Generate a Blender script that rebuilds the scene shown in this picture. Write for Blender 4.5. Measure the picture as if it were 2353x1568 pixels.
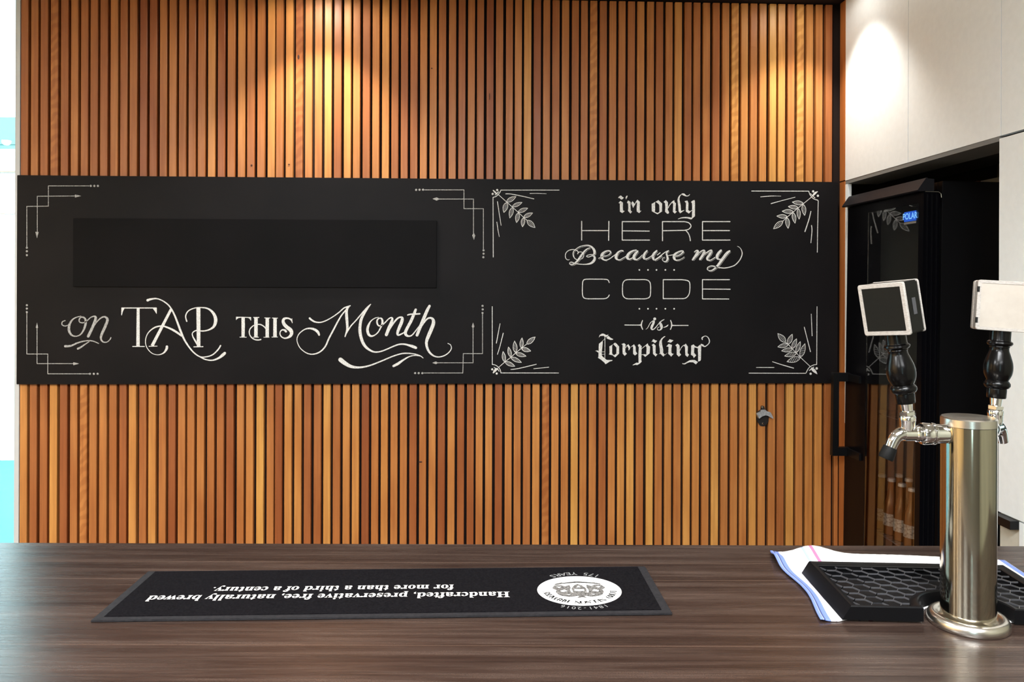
import bpy, bmesh, math, random
from mathutils import Vector, Matrix
from mathutils.geometry import tessellate_polygon
PI = math.pi
for o in list(bpy.data.objects):
    bpy.data.objects.remove(o)
scene = bpy.context.scene
COL = scene.collection

# ------------------------------------------------------------------ camera
FPX, CXP, CYP = 1830.0, 1176.5, 657.0       # focal length and principal point of the photograph (px)
YAW = math.atan(0.038); ROLL = 0.0033
CAM = Vector((0.0, -3.45, 1.46))
cd = bpy.data.cameras.new('camera'); cam = bpy.data.objects.new('camera', cd); COL.objects.link(cam)
cd.sensor_fit = 'HORIZONTAL'; cd.sensor_width = 36.0; cd.lens = 36.0 * FPX / 2353
cd.shift_y = -(784.0 - CYP) / 2353; cd.clip_start = 0.02
cam.location = CAM
cam.rotation_euler = (Matrix.Rotation(-YAW, 3, 'Z') @ Matrix.Rotation(PI / 2, 3, 'X') @ Matrix.Rotation(ROLL, 3, 'Z')).to_euler()
scene.camera = cam
FW = Vector((math.sin(YAW), math.cos(YAW), 0)); RT = Vector((math.cos(YAW), -math.sin(YAW), 0))

# ------------------------------------------------------------------ world, exposure
scene.view_settings.view_transform = 'Standard'
scene.view_settings.look = 'None'
scene.view_settings.gamma = 1.0
scene.view_settings.use_curve_mapping = False
scene.view_settings.exposure = 0.81
world = bpy.data.worlds.new('sky'); scene.world = world; world.use_nodes = True
bg = world.node_tree.nodes['Background']
bg.inputs[0].default_value = (0.60, 0.93, 1.0, 1); bg.inputs[1].default_value = 4.5

# ------------------------------------------------------------------ downlights (position, power); lamps and fittings are built together
LAMP_COL = (1.0, 0.955, 0.88)
FILL_PANEL_COL = (0.96, 0.98, 1.0)
FILL_PANELS = [(-2.2, -3.75, 68), (0.1, -3.75, 70), (-2.2, -5.5, 40), (0.1, -5.5, 40)]  # unseen panels added behind the viewer to light the slats evenly
CEIL = 2.75
DOWNLIGHTS = [(-2.70, -0.26, 50), (-0.69, -0.26, 50), (1.365, -0.27, 28),
              (-2.70, -2.10, 34), (-0.69, -2.10, 30), (1.18, -2.10, 34),
              (-2.70, -4.10, 60), (-0.69, -4.10, 60), (1.18, -4.10, 40), (-4.25, -2.5, 280), (-4.25, -3.7, 280), (-4.25, -4.9, 160)]  # last lamps are added to brighten the left wall mirrored in the column
SPOT_ANGLE = math.radians(94); SPOT_BLEND = 0.60
SPILL = 0.12       # share of each lamp's light that leaves outside its main beam

# ------------------------------------------------------------------ helpers
def tag(o, label=None, cat=None, group=None, kind=None):
    if label: o['label'] = label
    if cat: o['category'] = cat
    if group: o['group'] = group
    if kind: o['kind'] = kind
    return o
def link(name, me, mat=None, parent=None):
    o = bpy.data.objects.new(name, me); COL.objects.link(o)
    if mat and not me.materials: me.materials.append(mat)
    if parent: o.parent = parent
    return o
def obj(name, bm, mat, parent=None, smooth=None):
    bmesh.ops.recalc_face_normals(bm, faces=bm.faces[:])
    me = bpy.data.meshes.new(name); bm.to_mesh(me); bm.free()
    if smooth:
        for p in me.polygons: p.use_smooth = True
        me.set_sharp_from_angle(angle=math.radians(smooth))
    return link(name, me, mat, parent)
def empty(name, loc=(0, 0, 0), rz=0.0):
    o = bpy.data.objects.new(name, None); COL.objects.link(o); o.location = loc; o.rotation_euler = (0, 0, rz)
    o.empty_display_size = 0.05
    return o
def box(bm, x0, x1, y0, y1, z0, z1, M=None):
    vs = [bm.verts.new((x, y, z)) for x in (x0, x1) for y in (y0, y1) for z in (z0, z1)]
    for f in ((0, 1, 3, 2), (4, 6, 7, 5), (0, 4, 5, 1), (2, 3, 7, 6), (0, 2, 6, 4), (1, 5, 7, 3)):
        bm.faces.new([vs[i] for i in f])
    if M is not None:
        for v in vs: v.co = M @ v.co
    return vs
def bbox(x0, x1, y0, y1, z0, z1, b=0.003, seg=2, M=None):
    bm = bmesh.new(); box(bm, x0, x1, y0, y1, z0, z1)
    bmesh.ops.recalc_face_normals(bm, faces=bm.faces[:])
    bmesh.ops.bevel(bm, geom=bm.edges[:], offset=b, segments=seg, affect='EDGES', clamp_overlap=True)
    if M is not None: bmesh.ops.transform(bm, matrix=M, verts=bm.verts[:])
    return bm
def boxo(name, dims, mat, parent=None, b=0.0, M=None):
    if b: return obj(name, bbox(*dims, b=b, M=M), mat, parent, smooth=35)
    bm = bmesh.new(); box(bm, *dims, M=M); return obj(name, bm, mat, parent)
def lathe(bm, prof, n=40, M=None, cap=True):
    rings = []
    for r, z in prof:
        rings.append([bm.verts.new((r * math.cos(2 * PI * k / n), r * math.sin(2 * PI * k / n), z)) for k in range(n)])
    for a, b in zip(rings, rings[1:]):
        for k in range(n): bm.faces.new((a[k], a[(k + 1) % n], b[(k + 1) % n], b[k]))
    if cap: bm.faces.new(rings[0][::-1]); bm.faces.new(rings[-1])
    if M is not None:
        for R in rings:
            for v in R: v.co = M @ v.co
def smoothpts(p, n=6):
    out = []
    for i in range(len(p) - 1):
        a, b, c, d = p[max(i - 1, 0)], p[i], p[i + 1], p[min(i + 2, len(p) - 1)]
        for k in range(n):
            t = k / n
            out.append(tuple(0.5 * (2 * b[j] + (c[j] - a[j]) * t + (2 * a[j] - 5 * b[j] + 4 * c[j] - d[j]) * t * t
                                    + (-a[j] + 3 * b[j] - 3 * c[j] + d[j]) * t ** 3) for j in range(len(b))))
    out.append(tuple(p[-1])); return out
def tube(bm, pts, radii, n=20, M=None):
    pts = [Vector(p) for p in pts]; rings = []; ref = Vector((0, 1, 0))
    for i, p in enumerate(pts):
        t = (pts[min(i + 1, len(pts) - 1)] - pts[max(i - 1, 0)]).normalized()
        u = ref - t * ref.dot(t); u = u.normalized() if u.length > 1e-4 else Vector((1, 0, 0)); w = t.cross(u)
        r = radii[i] if isinstance(radii, (list, tuple)) else radii
        q = [p + (u * math.cos(2 * PI * k / n) + w * math.sin(2 * PI * k / n)) * r for k in range(n)]
        rings.append([bm.verts.new(M @ c if M is not None else c) for c in q])
    for a, b in zip(rings, rings[1:]):
        for k in range(n): bm.faces.new((a[k], a[(k + 1) % n], b[(k + 1) % n], b[k]))
    bm.faces.new(rings[0][::-1]); bm.faces.new(rings[-1])

# pixel of the photograph -> point on a plane of the room (axis 0, 1 or 2 held at value): used to lay things out from measurements
def at(px, py, ax, val):
    u = (px - CXP) / FPX; v = -(py - CYP) / FPX
    u, v = u - ROLL * v, v + ROLL * u
    d = FW + RT * u + Vector((0, 0, 1)) * v
    return CAM + d * ((val - CAM[ax]) / d[ax])

# ------------------------------------------------------------------ materials
def mat(name, col, rough=0.5, metal=0.0, spec=0.5, coat=0.0, aniso=0.0, trans=0.0, ior=1.45, alpha=1.0):
    m = bpy.data.materials.new(name); m.use_nodes = True
    b = m.node_tree.nodes['Principled BSDF']
    b.inputs['Base Color'].default_value = (*col, 1); b.inputs['Roughness'].default_value = rough
    b.inputs['Metallic'].default_value = metal; b.inputs['Specular IOR Level'].default_value = spec
    b.inputs['Coat Weight'].default_value = coat; b.inputs['Anisotropic'].default_value = aniso
    b.inputs['Transmission Weight'].default_value = trans; b.inputs['IOR'].default_value = ior
    return m
def N(m, kind, **kw):
    n = m.node_tree.nodes.new(kind)
    for k, v in kw.items(): setattr(n, k, v)
    return n
def bsdf(m): return m.node_tree.nodes['Principled BSDF']
def L(m, a, b): m.node_tree.links.new(a, b)
def ramp(m, fac, stops):
    r = N(m, 'ShaderNodeValToRGB'); L(m, fac, r.inputs[0])
    e = r.color_ramp.elements
    while len(e) < len(stops): e.new(0.5)
    for i, (p, c) in enumerate(stops): e[i].position = p; e[i].color = (*c, 1)
    return r.outputs[0]
def noise(m, scale=(1, 1, 1), s=5.0, detail=4.0, rough=0.55, coord='Object', dist=0.0, w=None):
    tc = N(m, 'ShaderNodeTexCoord'); mp = N(m, 'ShaderNodeMapping'); mp.inputs['Scale'].default_value = scale
    L(m, tc.outputs[coord], mp.inputs[0])
    n = N(m, 'ShaderNodeTexNoise'); n.inputs['Scale'].default_value = s; n.inputs['Detail'].default_value = detail
    n.inputs['Roughness'].default_value = rough; n.inputs['Distortion'].default_value = dist
    if w is not None:
        n.noise_dimensions = '4D'; L(m, w, n.inputs['W'])
    L(m, mp.outputs[0], n.inputs['Vector'])
    return n.outputs[0]
def mix(m, fac, a, b, mode='MIX'):
    x = N(m, 'ShaderNodeMix', data_type='RGBA', blend_type=mode)
    for s, v in ((0, fac), (6, a), (7, b)):
        if isinstance(v, (int, float)): x.inputs[s].default_value = v
        elif isinstance(v, tuple): x.inputs[s].default_value = (*v, 1)
        else: L(m, v, x.inputs[s])
    return x.outputs[2]
def math_(m, op, a, b=None):
    x = N(m, 'ShaderNodeMath', operation=op)
    for i, v in enumerate((a, b)):
        if v is None: continue
        if isinstance(v, (int, float)): x.inputs[i].default_value = v
        else: L(m, v, x.inputs[i])
    return x.outputs[0]
def bump(m, h, strength=0.2, dist=0.001):
    b = N(m, 'ShaderNodeBump'); b.inputs['Strength'].default_value = strength; b.inputs['Distance'].default_value = dist
    L(m, h, b.inputs['Height']); L(m, b.outputs[0], bsdf(m).inputs['Normal'])
def mottled(name, c1, c2, s=30, rough=0.5, scale=(1, 1, 1), **kw):
    m = mat(name, c1, rough, **kw)
    L(m, ramp(m, noise(m, scale, s), [(0.35, c1), (0.65, c2)]), bsdf(m).inputs['Base Color']); return m

# timber of the slats: tone comes from each slat's own object colour, grain from stretched noise
def slat_wood():
    m = mat('slat_timber', (0.5, 0.2, 0.08), 0.42, spec=0.45)
    oi = N(m, 'ShaderNodeObjectInfo'); w = math_(m, 'MULTIPLY', oi.outputs['Random'], 50.0)
    g1 = noise(m, (60, 60, 1.6), 1.6, 5, 0.6, w=w)
    g2 = noise(m, (9, 9, 1.4), 1.5, 2, 0.5, dist=0.6, w=w)
    c = mix(m, 1.0, oi.outputs['Color'], ramp(m, g1, [(0.3, (0.80, 0.74, 0.70)), (0.55, (1, 1, 1)), (0.75, (1.10, 1.08, 1.05))]), 'MULTIPLY')
    c = mix(m, 1.0, c, ramp(m, g2, [(0.34, (0.84, 0.74, 0.70)), (0.62, (1.06, 1.08, 1.12))]), 'MULTIPLY')
    # cross figure on the slats whose alpha asks for it
    tc = N(m, 'ShaderNodeTexCoord'); mp = N(m, 'ShaderNodeMapping'); mp.inputs['Rotation'].default_value = (0, 0.75, 0)
    L(m, tc.outputs['Object'], mp.inputs[0])
    wv = N(m, 'ShaderNodeTexWave'); wv.bands_direction = 'Z'; wv.inputs['Scale'].default_value = 9; wv.inputs['Distortion'].default_value = 5
    wv.inputs['Detail'].default_value = 1.5; wv.inputs['Detail Scale'].default_value = 2
    L(m, mp.outputs[0], wv.inputs[0])
    fig = math_(m, 'MULTIPLY', math_(m, 'SUBTRACT', 1.0, oi.outputs['Alpha']), 1.0)
    c = mix(m, fig, c, mix(m, 1.0, c, ramp(m, wv.outputs[1], [(0.2, (0.74, 0.62, 0.5)), (0.8, (1.12, 1.12, 1.12))]), 'MULTIPLY'))
    L(m, c, bsdf(m).inputs['Base Color'])
    L(m, ramp(m, g1, [(0.3, (0.5, 0.5, 0.5)), (0.7, (0.34, 0.34, 0.34))]), bsdf(m).inputs['Roughness'])
    bump(m, g1, 0.12, 0.001)
    return m
def counter_wood():
    m = mat('walnut_laminate', (0.1, 0.05, 0.035), 0.36, spec=0.34)
    a = noise(m, (0.8, 17, 17), 2.6, 8, 0.70, dist=0.3)
    b = noise(m, (1.6, 120, 40), 2.0, 3, 0.7)
    f = noise(m, (260, 260, 260), 3.0, 2, 0.6)
    c = ramp(m, a, [(0.26, (0.012, 0.0069, 0.0056)), (0.45, (0.027, 0.0165, 0.0131)), (0.58, (0.044, 0.0290, 0.0232)), (0.76, (0.074, 0.051, 0.042))])
    c = mix(m, 1.0, c, ramp(m, b, [(0.3, (0.70, 0.69, 0.68)), (0.7, (1.30, 1.30, 1.30))]), 'MULTIPLY')
    c = mix(m, 1.0, c, ramp(m, f, [(0.3, (0.72, 0.72, 0.72)), (0.7, (1.28, 1.28, 1.28))]), 'MULTIPLY')
    # pale laminate lines
    tc = N(m, 'ShaderNodeTexCoord'); sp = N(m, 'ShaderNodeSeparateXYZ'); L(m, tc.outputs['Object'], sp.inputs[0])
    for y0, wd, am in ((-0.531, 0.0016, 0.5), (-0.172, 0.0014, 0.22), (-0.40, 0.002, 0.14), (-0.095, 0.0018, 0.14)):
        d = math_(m, 'ABSOLUTE', math_(m, 'SUBTRACT', sp.outputs[1], y0))
        k = math_(m, 'MULTIPLY', math_(m, 'LESS_THAN', d, wd), am)
        c = mix(m, k, c, (0.20, 0.125, 0.09))
    L(m, c, bsdf(m).inputs['Base Color'])
    L(m, ramp(m, b, [(0.3, (0.30, 0.30, 0.30)), (0.7, (0.21, 0.21, 0.21))]), bsdf(m).inputs['Roughness'])
    return m
def chalk(name, lo, hi, s=420):
    m = mat(name, hi, 0.95, spec=0.1)
    L(m, ramp(m, noise(m, (1, 1, 1), s, 3, 0.7), [(0.34, lo), (0.60, hi)]), bsdf(m).inputs['Base Color']); return m
M_SLAT = slat_wood(); M_COUNTER = counter_wood()
M_BACK = mat('black_backing', (0.016, 0.009, 0.007), 0.8, spec=0.2)
M_BOARD = mottled('chalkboard_paint', (0.0052, 0.0048, 0.0056), (0.0078, 0.0068, 0.0076), 3, 0.52, spec=0.13)
M_PANEL = mottled('satin_black_panel', (0.0028, 0.0028, 0.0033), (0.0045, 0.004, 0.0047), 3, 0.56, spec=0.09)
M_CHALK = chalk('chalk', (0.42, 0.42, 0.41), (0.86, 0.86, 0.84))
M_CHALK2 = chalk('faint_chalk', (0.14, 0.14, 0.135), (0.52, 0.515, 0.50))
M_WHITE = mottled('white_laminate', (0.75, 0.80, 0.82), (0.78, 0.83, 0.85), 40, 0.38)
M_GREY = mat('light_grey_plaster', (0.55, 0.56, 0.56), 0.7)
M_BEIGE = mottled('beige_filler_board', (0.50, 0.49, 0.42), (0.54, 0.53, 0.46), 40, 0.5)  # greyish beige board, a tone darker than the white laminate
M_DARKEDGE = mat('dark_gap', (0.03, 0.025, 0.022), 0.7)
M_SOFFIT = mat('charcoal_soffit', (0.17, 0.18, 0.18), 0.5)
M_CEIL = mottled('ceiling_paint', (0.62, 0.60, 0.57), (0.66, 0.64, 0.61), 8, 0.9)
M_FLOOR = mottled('dark_vinyl_floor', (0.09, 0.08, 0.07), (0.14, 0.12, 0.105), 6, 0.5)
M_WALLF = mottled('room_wall_paint', (0.10, 0.095, 0.075), (0.13, 0.12, 0.095), 4, 0.85)
M_BLACKPL = mat('black_plastic', (0.0035, 0.0035, 0.004), 0.34, spec=0.15)
M_BLACKGL = mat('gloss_black', (0.004, 0.004, 0.005), 0.08)
M_BLACKSAT = mat('satin_black_steel', (0.003, 0.003, 0.0035), 0.40, spec=0.3)
M_STEEL = mat('brushed_steel', (0.43, 0.40, 0.32), 0.11, metal=1.0)
M_STEELB = mat('polished_steel', (0.66, 0.62, 0.56), 0.27, metal=1.0)
M_CHROME = mat('chrome', (0.80, 0.79, 0.78), 0.07, metal=1.0)
M_LACQ = mat('black_lacquered_wood', (0.0022, 0.002, 0.002), 0.22, spec=0.22)
M_RUBBER = mat('black_rubber', (0.004, 0.004, 0.004), 0.6, spec=0.15)
M_ACRYL = mottled('frosted_acrylic', (0.27, 0.25, 0.23), (0.38, 0.35, 0.32), 240, 0.22, scale=(1, 1, 4))
M_BADGE = mat('blank_black_insert', (0.005, 0.005, 0.0045), 0.45, spec=0.2)
M_CREAM = mottled('blank_cream_insert', (0.315, 0.280, 0.240), (0.345, 0.308, 0.265), 60, 0.45)
M_GUN = mottled('cast_zinc', (0.22, 0.23, 0.24), (0.34, 0.35, 0.36), 160, 0.42, metal=0.6)
M_GLASS = mat('glass', (1, 1, 1), 0.0, trans=1.0, ior=1.5)
M_WIRE = mat('grey_wire', (0.30, 0.30, 0.30), 0.35, metal=0.7)
M_LINER = mottled('fridge_liner', (0.12, 0.12, 0.10), (0.14, 0.14, 0.12), 5, 0.45)
M_MATB = mottled('black_bar_mat_fabric', (0.004, 0.0036, 0.0044), (0.008, 0.0074, 0.0085), 300, 0.95, spec=0.02)
M_MATEDGE = mottled('rubber_mat_edge', (0.010, 0.0095, 0.011), (0.017, 0.016, 0.018), 200, 0.8, spec=0.2)
M_PRINT = mat('white_print', (0.72, 0.69, 0.64), 0.7)
M_PRINTG = mat('grey_print', (0.20, 0.20, 0.20), 0.7)
M_INK = mat('black_print', (0.008, 0.008, 0.008), 0.9, spec=0.1)
M_CREST = mottled('crest_print', (0.003, 0.003, 0.003), (0.22, 0.21, 0.20), 520, 0.7)
M_AMBER = mat('amber_bottle_glass', (0.16, 0.055, 0.012), 0.12, trans=0.3)
M_CAP = mat('bottle_cap', (0.55, 0.53, 0.48), 0.35, metal=0.3)
M_LABEL = mottled('paper_label', (0.16, 0.13, 0.10), (0.48, 0.44, 0.37), 120, 0.7)
M_PAVE = mat('pale_blue_paving', (0.055, 0.20, 0.27), 0.7)
M_RENDER = mat('white_render', (0.88, 0.92, 0.92), 0.8)
M_CYAN = mat('pale_cyan_canopy', (0.16, 0.34, 0.33), 0.6)
def emis(name, col, s):
    m = mat(name, (0, 0, 0)); b = bsdf(m); b.inputs['Emission Color'].default_value = (*col, 1); b.inputs['Emission Strength'].default_value = s; return m
M_LAMP = emis('lamp_lens', LAMP_COL, 15)
M_BLUE = emis('blue_display', (0.02, 0.13, 0.75), 0.42)
M_BLUEL = emis('pale_blue_display', (0.20, 0.50, 1.0), 0.62)

# ------------------------------------------------------------------ room shell
XR = 1.5723         # plane of the joinery on the right
def struct(name, dims, m, parent=None, b=0.0):
    o = boxo(name, dims, m, parent, b)
    if parent is None: o['kind'] = 'structure'
    return o
struct('floor', (-4.6, 2.4, -6.6, 0.14, -0.06, 0.0), M_FLOOR)
struct('ceiling', (-4.6, 2.4, -6.6, 0.14, CEIL, CEIL + 0.1), M_CEIL)
wall = struct('wall_back', (-1.957, 2.4, 0.024, 0.14, 0.0, CEIL), M_BACK)
struct('trim_1', (-1.957, 1.66, -0.07, 0.024, 2.708, CEIL), M_BACK)                 # black shadow gap above the slats
struct('trim_2', (-1.9765, -1.957, 0.0, 0.14, 0.0, CEIL), M_GREY)                   # grey end of the slat wall
struct('wall_left', (-4.7, -4.6, -6.6, 0.14, 0.0, CEIL), mottled('warm_timber_panelling', (0.70, 0.46, 0.20), (0.76, 0.52, 0.25), 2, 0.5, scale=(8, 8, 0.6)))
wf = bmesh.new()
for d in ((-4.6, -0.95, -6.7, -6.6, 0, CEIL), (-0.45, 2.4, -6.7, -6.6, 0, CEIL), (-0.95, -0.45, -6.7, -6.6, 0, 0.5), (-0.95, -0.45, -6.7, -6.6, 2.4, CEIL)): box(wf, *d)
obj('wall_front', wf, M_WALLF)['kind'] = 'structure'
w2 = bmesh.new()
for d in ((-0.95, -0.45, -6.68, -6.62, 0.5, 0.55), (-0.95, -0.45, -6.68, -6.62, 2.35, 2.4), (-0.95, -0.91, -6.68, -6.62, 0.55, 2.35), (-0.49, -0.45, -6.68, -6.62, 0.55, 2.35)): box(w2, *d)
w2 = obj('window_2', w2, M_GREY); w2['kind'] = 'structure'
boxo('pane', (-0.91, -0.49, -6.653, -6.647, 0.55, 2.35), M_GLASS, w2)
wr = bmesh.new()
for d in ((2.3, 2.4, -1.95, 0.024, 0.0, CEIL), (1.60, 2.4, -6.6, -2.16, 0.0, CEIL)): box(wr, *d)
obj('wall_right', wr, mottled('olive_grey_paint', (0.20, 0.20, 0.15), (0.24, 0.24, 0.18), 3, 0.7))['kind'] = 'structure'
# glazed end of the room beyond the slat wall
w1 = bmesh.new()
for d in ((-4.6, -1.98, 0.04, 0.10, 0.0, 0.04), (-4.6, -1.98, 0.04, 0.10, 2.735, 2.75), (-4.6, -4.54, 0.04, 0.10, 0.04, 2.735), (-3.3, -3.25, 0.04, 0.10, 0.04, 2.735), (-1.986, -1.98, 0.04, 0.10, 0.04, 2.735),
          (-3.25, -1.986, 0.055, 0.085, 1.940, 1.948), (-3.25, -1.986, 0.055, 0.085, 1.762, 1.768)): box(w1, *d)
w1 = obj('window_1', w1, mat('white_window_frame', (0.85, 0.9, 0.9), 0.5)); w1['kind'] = 'structure'
boxo('pane', (-4.54, -3.30, 0.067, 0.073, 0.04, 2.735), M_GLASS, w1)
boxo('pane', (-3.25, -1.986, 0.067, 0.073, 0.04, 2.735), M_GLASS, w1)
# outside
t = boxo('terrace', (-14, 3, 0.14, 3.3, -0.06, 0.0), M_PAVE); t['kind'] = 'structure'
t = boxo('garden_wall', (-14, 3, 3.3, 3.5, -0.06, 1.9), M_RENDER); t['kind'] = 'structure'
tag(boxo('canopy_beam', (-9, 1, 2.2, 2.35, 2.42, 2.62), M_CYAN, b=0.01), 'pale cyan canopy beam outside the glazing at far left', 'beam')

# ------------------------------------------------------------------ the slats
TONES = [(0.235, 0.070, 0.024), (0.310, 0.105, 0.034), (0.375, 0.145, 0.045), (0.455, 0.195, 0.060), (0.540, 0.265, 0.078), (0.600, 0.335, 0.098)]
def tone(t):
    i = min(int(t), 4); f = t - i
    return tuple((TONES[i][k] * (1 - f) + TONES[i + 1][k] * f) * (1.06, 0.98, 0.82)[k] for k in range(3))
EDGES = [(30, [78,187,298,410,525,640,750,858,970,1083,1195,1303,1418,1524,1640,1748,1858,1963,2070,2185]),
         (490, [40,148,266,368,485,602,695,803,915,1023,1132,1242,1350,1460,1565,1672,1782,1890,1997,2103,2210]),
         (950, [65,172,275,387,495,602,705,812,918,1030,1132,1236,1343,1450,1555,1663,1775,1875,1980,2088,2195]),
         (1410, [45,148,255,367,467,575,680,788,890,995,1103,1212,1317,1423,1530,1633,1745,1843,1948,2055,2160,2267])]
SX = [at(o + e / 4.902, 920, 1, 0.0).x for o, l in EDGES for e in l] + [at(1895.0, 920, 1, 0.0).x]
LOWER = [3.5,1.5,1.5,4,1,2.5,3,2.8,2.8,2,1.2,3.8,1.6,3.8,2.6,.8,2.6,2.6,2.6,2, 1.4,1,2.8,3,5,2.5,1,3.8,3.6,1.5,1.6,4.2,2,3.3,3.6,.5,2.5,3.6,3,2.8,1.2,
         2.2,3,.6,3.4,1.2,1.4,2.8,3.2,.6,2.6,2.8,2,3.4,2.4,3.2,2.8,5,3.4,2.6,1.2,3, 4,4.4,2,5,2.4,3.4,2.8,4,3.2,2.8,4.4,2.4,3.2,3.2,4.2,3,2.8,1.8,4.6,2.8,3.8,3.8,2]
UPPER = [1.6,2.2,1.4,2.4,1.5,2.2,1.4,1.8,1.6,2.6,1.6,2.3,.8,1.6,2.2,2.6,1.8,2,2.6,3.2, 1.2,2.6,3.4,1.8,2.4,3.6,2.4,3.2,2,3,2.6,4,2,4,3,1.6,2.6,3.6,2.2,1.4,1.6,
         2.8,3.2,1.8,2.2,1.2,3,2,.6,2,2,2.8,4,.8,2.4,1.6,3,2,1.6,3.2,1.6,2.8, 2.4,1.6,3.4,3,2,2.8,3.6,1.6, 2,2.6,1.8,3,4,3.4,2.8,3.4,5,4.4,3,4.6,3.6,3.2,1.4]
FIG = {(1, 3), (1, 59), (1, 74), (1, 81), (1, 28), (0, 54), (0, 6)}
def slat_mesh(name, w, z0, z1, d=0.024, c=0.0016):
    bm = bmesh.new()
    pr = [(0, d), (0, c), (c, 0), (w - c, 0), (w, c), (w, d)]
    a = [bm.verts.new((x, y, z0)) for x, y in pr]; b = [bm.verts.new((x, y, z1)) for x, y in pr]
    n = len(pr)
    for k in range(n): bm.faces.new((a[k], a[(k + 1) % n], b[(k + 1) % n], b[k]))
    bm.faces.new(a[::-1]); bm.faces.new(b)
    bmesh.ops.recalc_face_normals(bm, faces=bm.faces[:])
    me = bpy.data.meshes.new(name); bm.to_mesh(me); bm.free(); me.materials.append(M_SLAT); return me
rnd = random.Random(4)
me_u = [slat_mesh('slat', w, -0.40, 0.40) for w in (0.0300, 0.0310)]
me_l = [slat_mesh('slat', w, -0.49, 0.49) for w in (0.0300, 0.0310)]
for i, x in enumerate(SX):
    nxt = SX[i + 1] if i + 1 < len(SX) else x + 0.0405
    for up, tones, ms, zc in ((1, UPPER, me_u, 2.302), (0, LOWER, me_l, 0.555)):
        o = link('slat', ms[1 if nxt - x > 0.0412 else 0], None, wall)
        o.location = (x + rnd.uniform(-0.0006, 0.0006), rnd.uniform(-0.0008, 0.0008), zc)
        c = tone(min(5, max(0, tones[i] + rnd.uniform(-0.2, 0.2))))
        o.color = (*c, 0.45 if (up, i) in FIG else 1.0)
o = link('slat', slat_mesh('slat', 0.0165, -0.49, 0.49), None, wall); o.location = (1.5545, 0, 0.555); o.color = (*tone(2.2), 1)
for z0, z1, t_ in ((0.06, 1.918, 1.8), (1.924, 2.706, 2.2)):       # return slat on the joinery side
    o = link('slat', slat_mesh('slat', 0.0535, z0, z1), None, wall); o.rotation_euler = (0, 0, -PI / 2); o.location = (XR, -0.002, 0)
    o.color = (*tone(t_), 1)

# knot on a lower slat, seen left of centre
M_KNOT = mat('dark_knot', (0.05, 0.016, 0.007), 0.7)
for px_, py_, kr, kx, kz in ((966, 1062, 0.006, 1.3, 0.55), (686, 131, 0.0045, 1.0, 2.2), (578, 380, 0.0040, 1.0, 1.1), (664, 378, 0.0035, 1.3, 0.8), (992, 157, 0.0030, 1.0, 1.0), (1125, 222, 0.0018, 0.8, 9.0)):
    kp = at(px_, py_, 1, -0.0012)
    kb = bmesh.new(); lathe(kb, [(kr, 0), (kr * 0.75, 0.0008), (kr * 0.3, 0.0010)], 12, Matrix.Translation(kp) @ Matrix.Rotation(PI / 2, 4, 'X') @ Matrix.Diagonal((kx, kz, 1, 1)))
    obj('knot', kb, M_KNOT, wall)

# ------------------------------------------------------------------ chalkboard and its drawing
BY = -0.020
board = tag(empty('chalkboard', (0, 0, 0)), 'long black chalkboard with white hand lettering across the slat wall', 'chalkboard')
boxo('writing_board', (-1.957, 1.558, BY, -0.0022, 1.0375, 1.9195), M_BOARD, board, b=0.0015)
boxo('cover_panel', (-1.721, -0.1935, BY - 0.009, BY + 0.001, 1.4500, 1.7390), M_PANEL, board, b=0.0015)['label'] = 'blank black cover panel'

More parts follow.
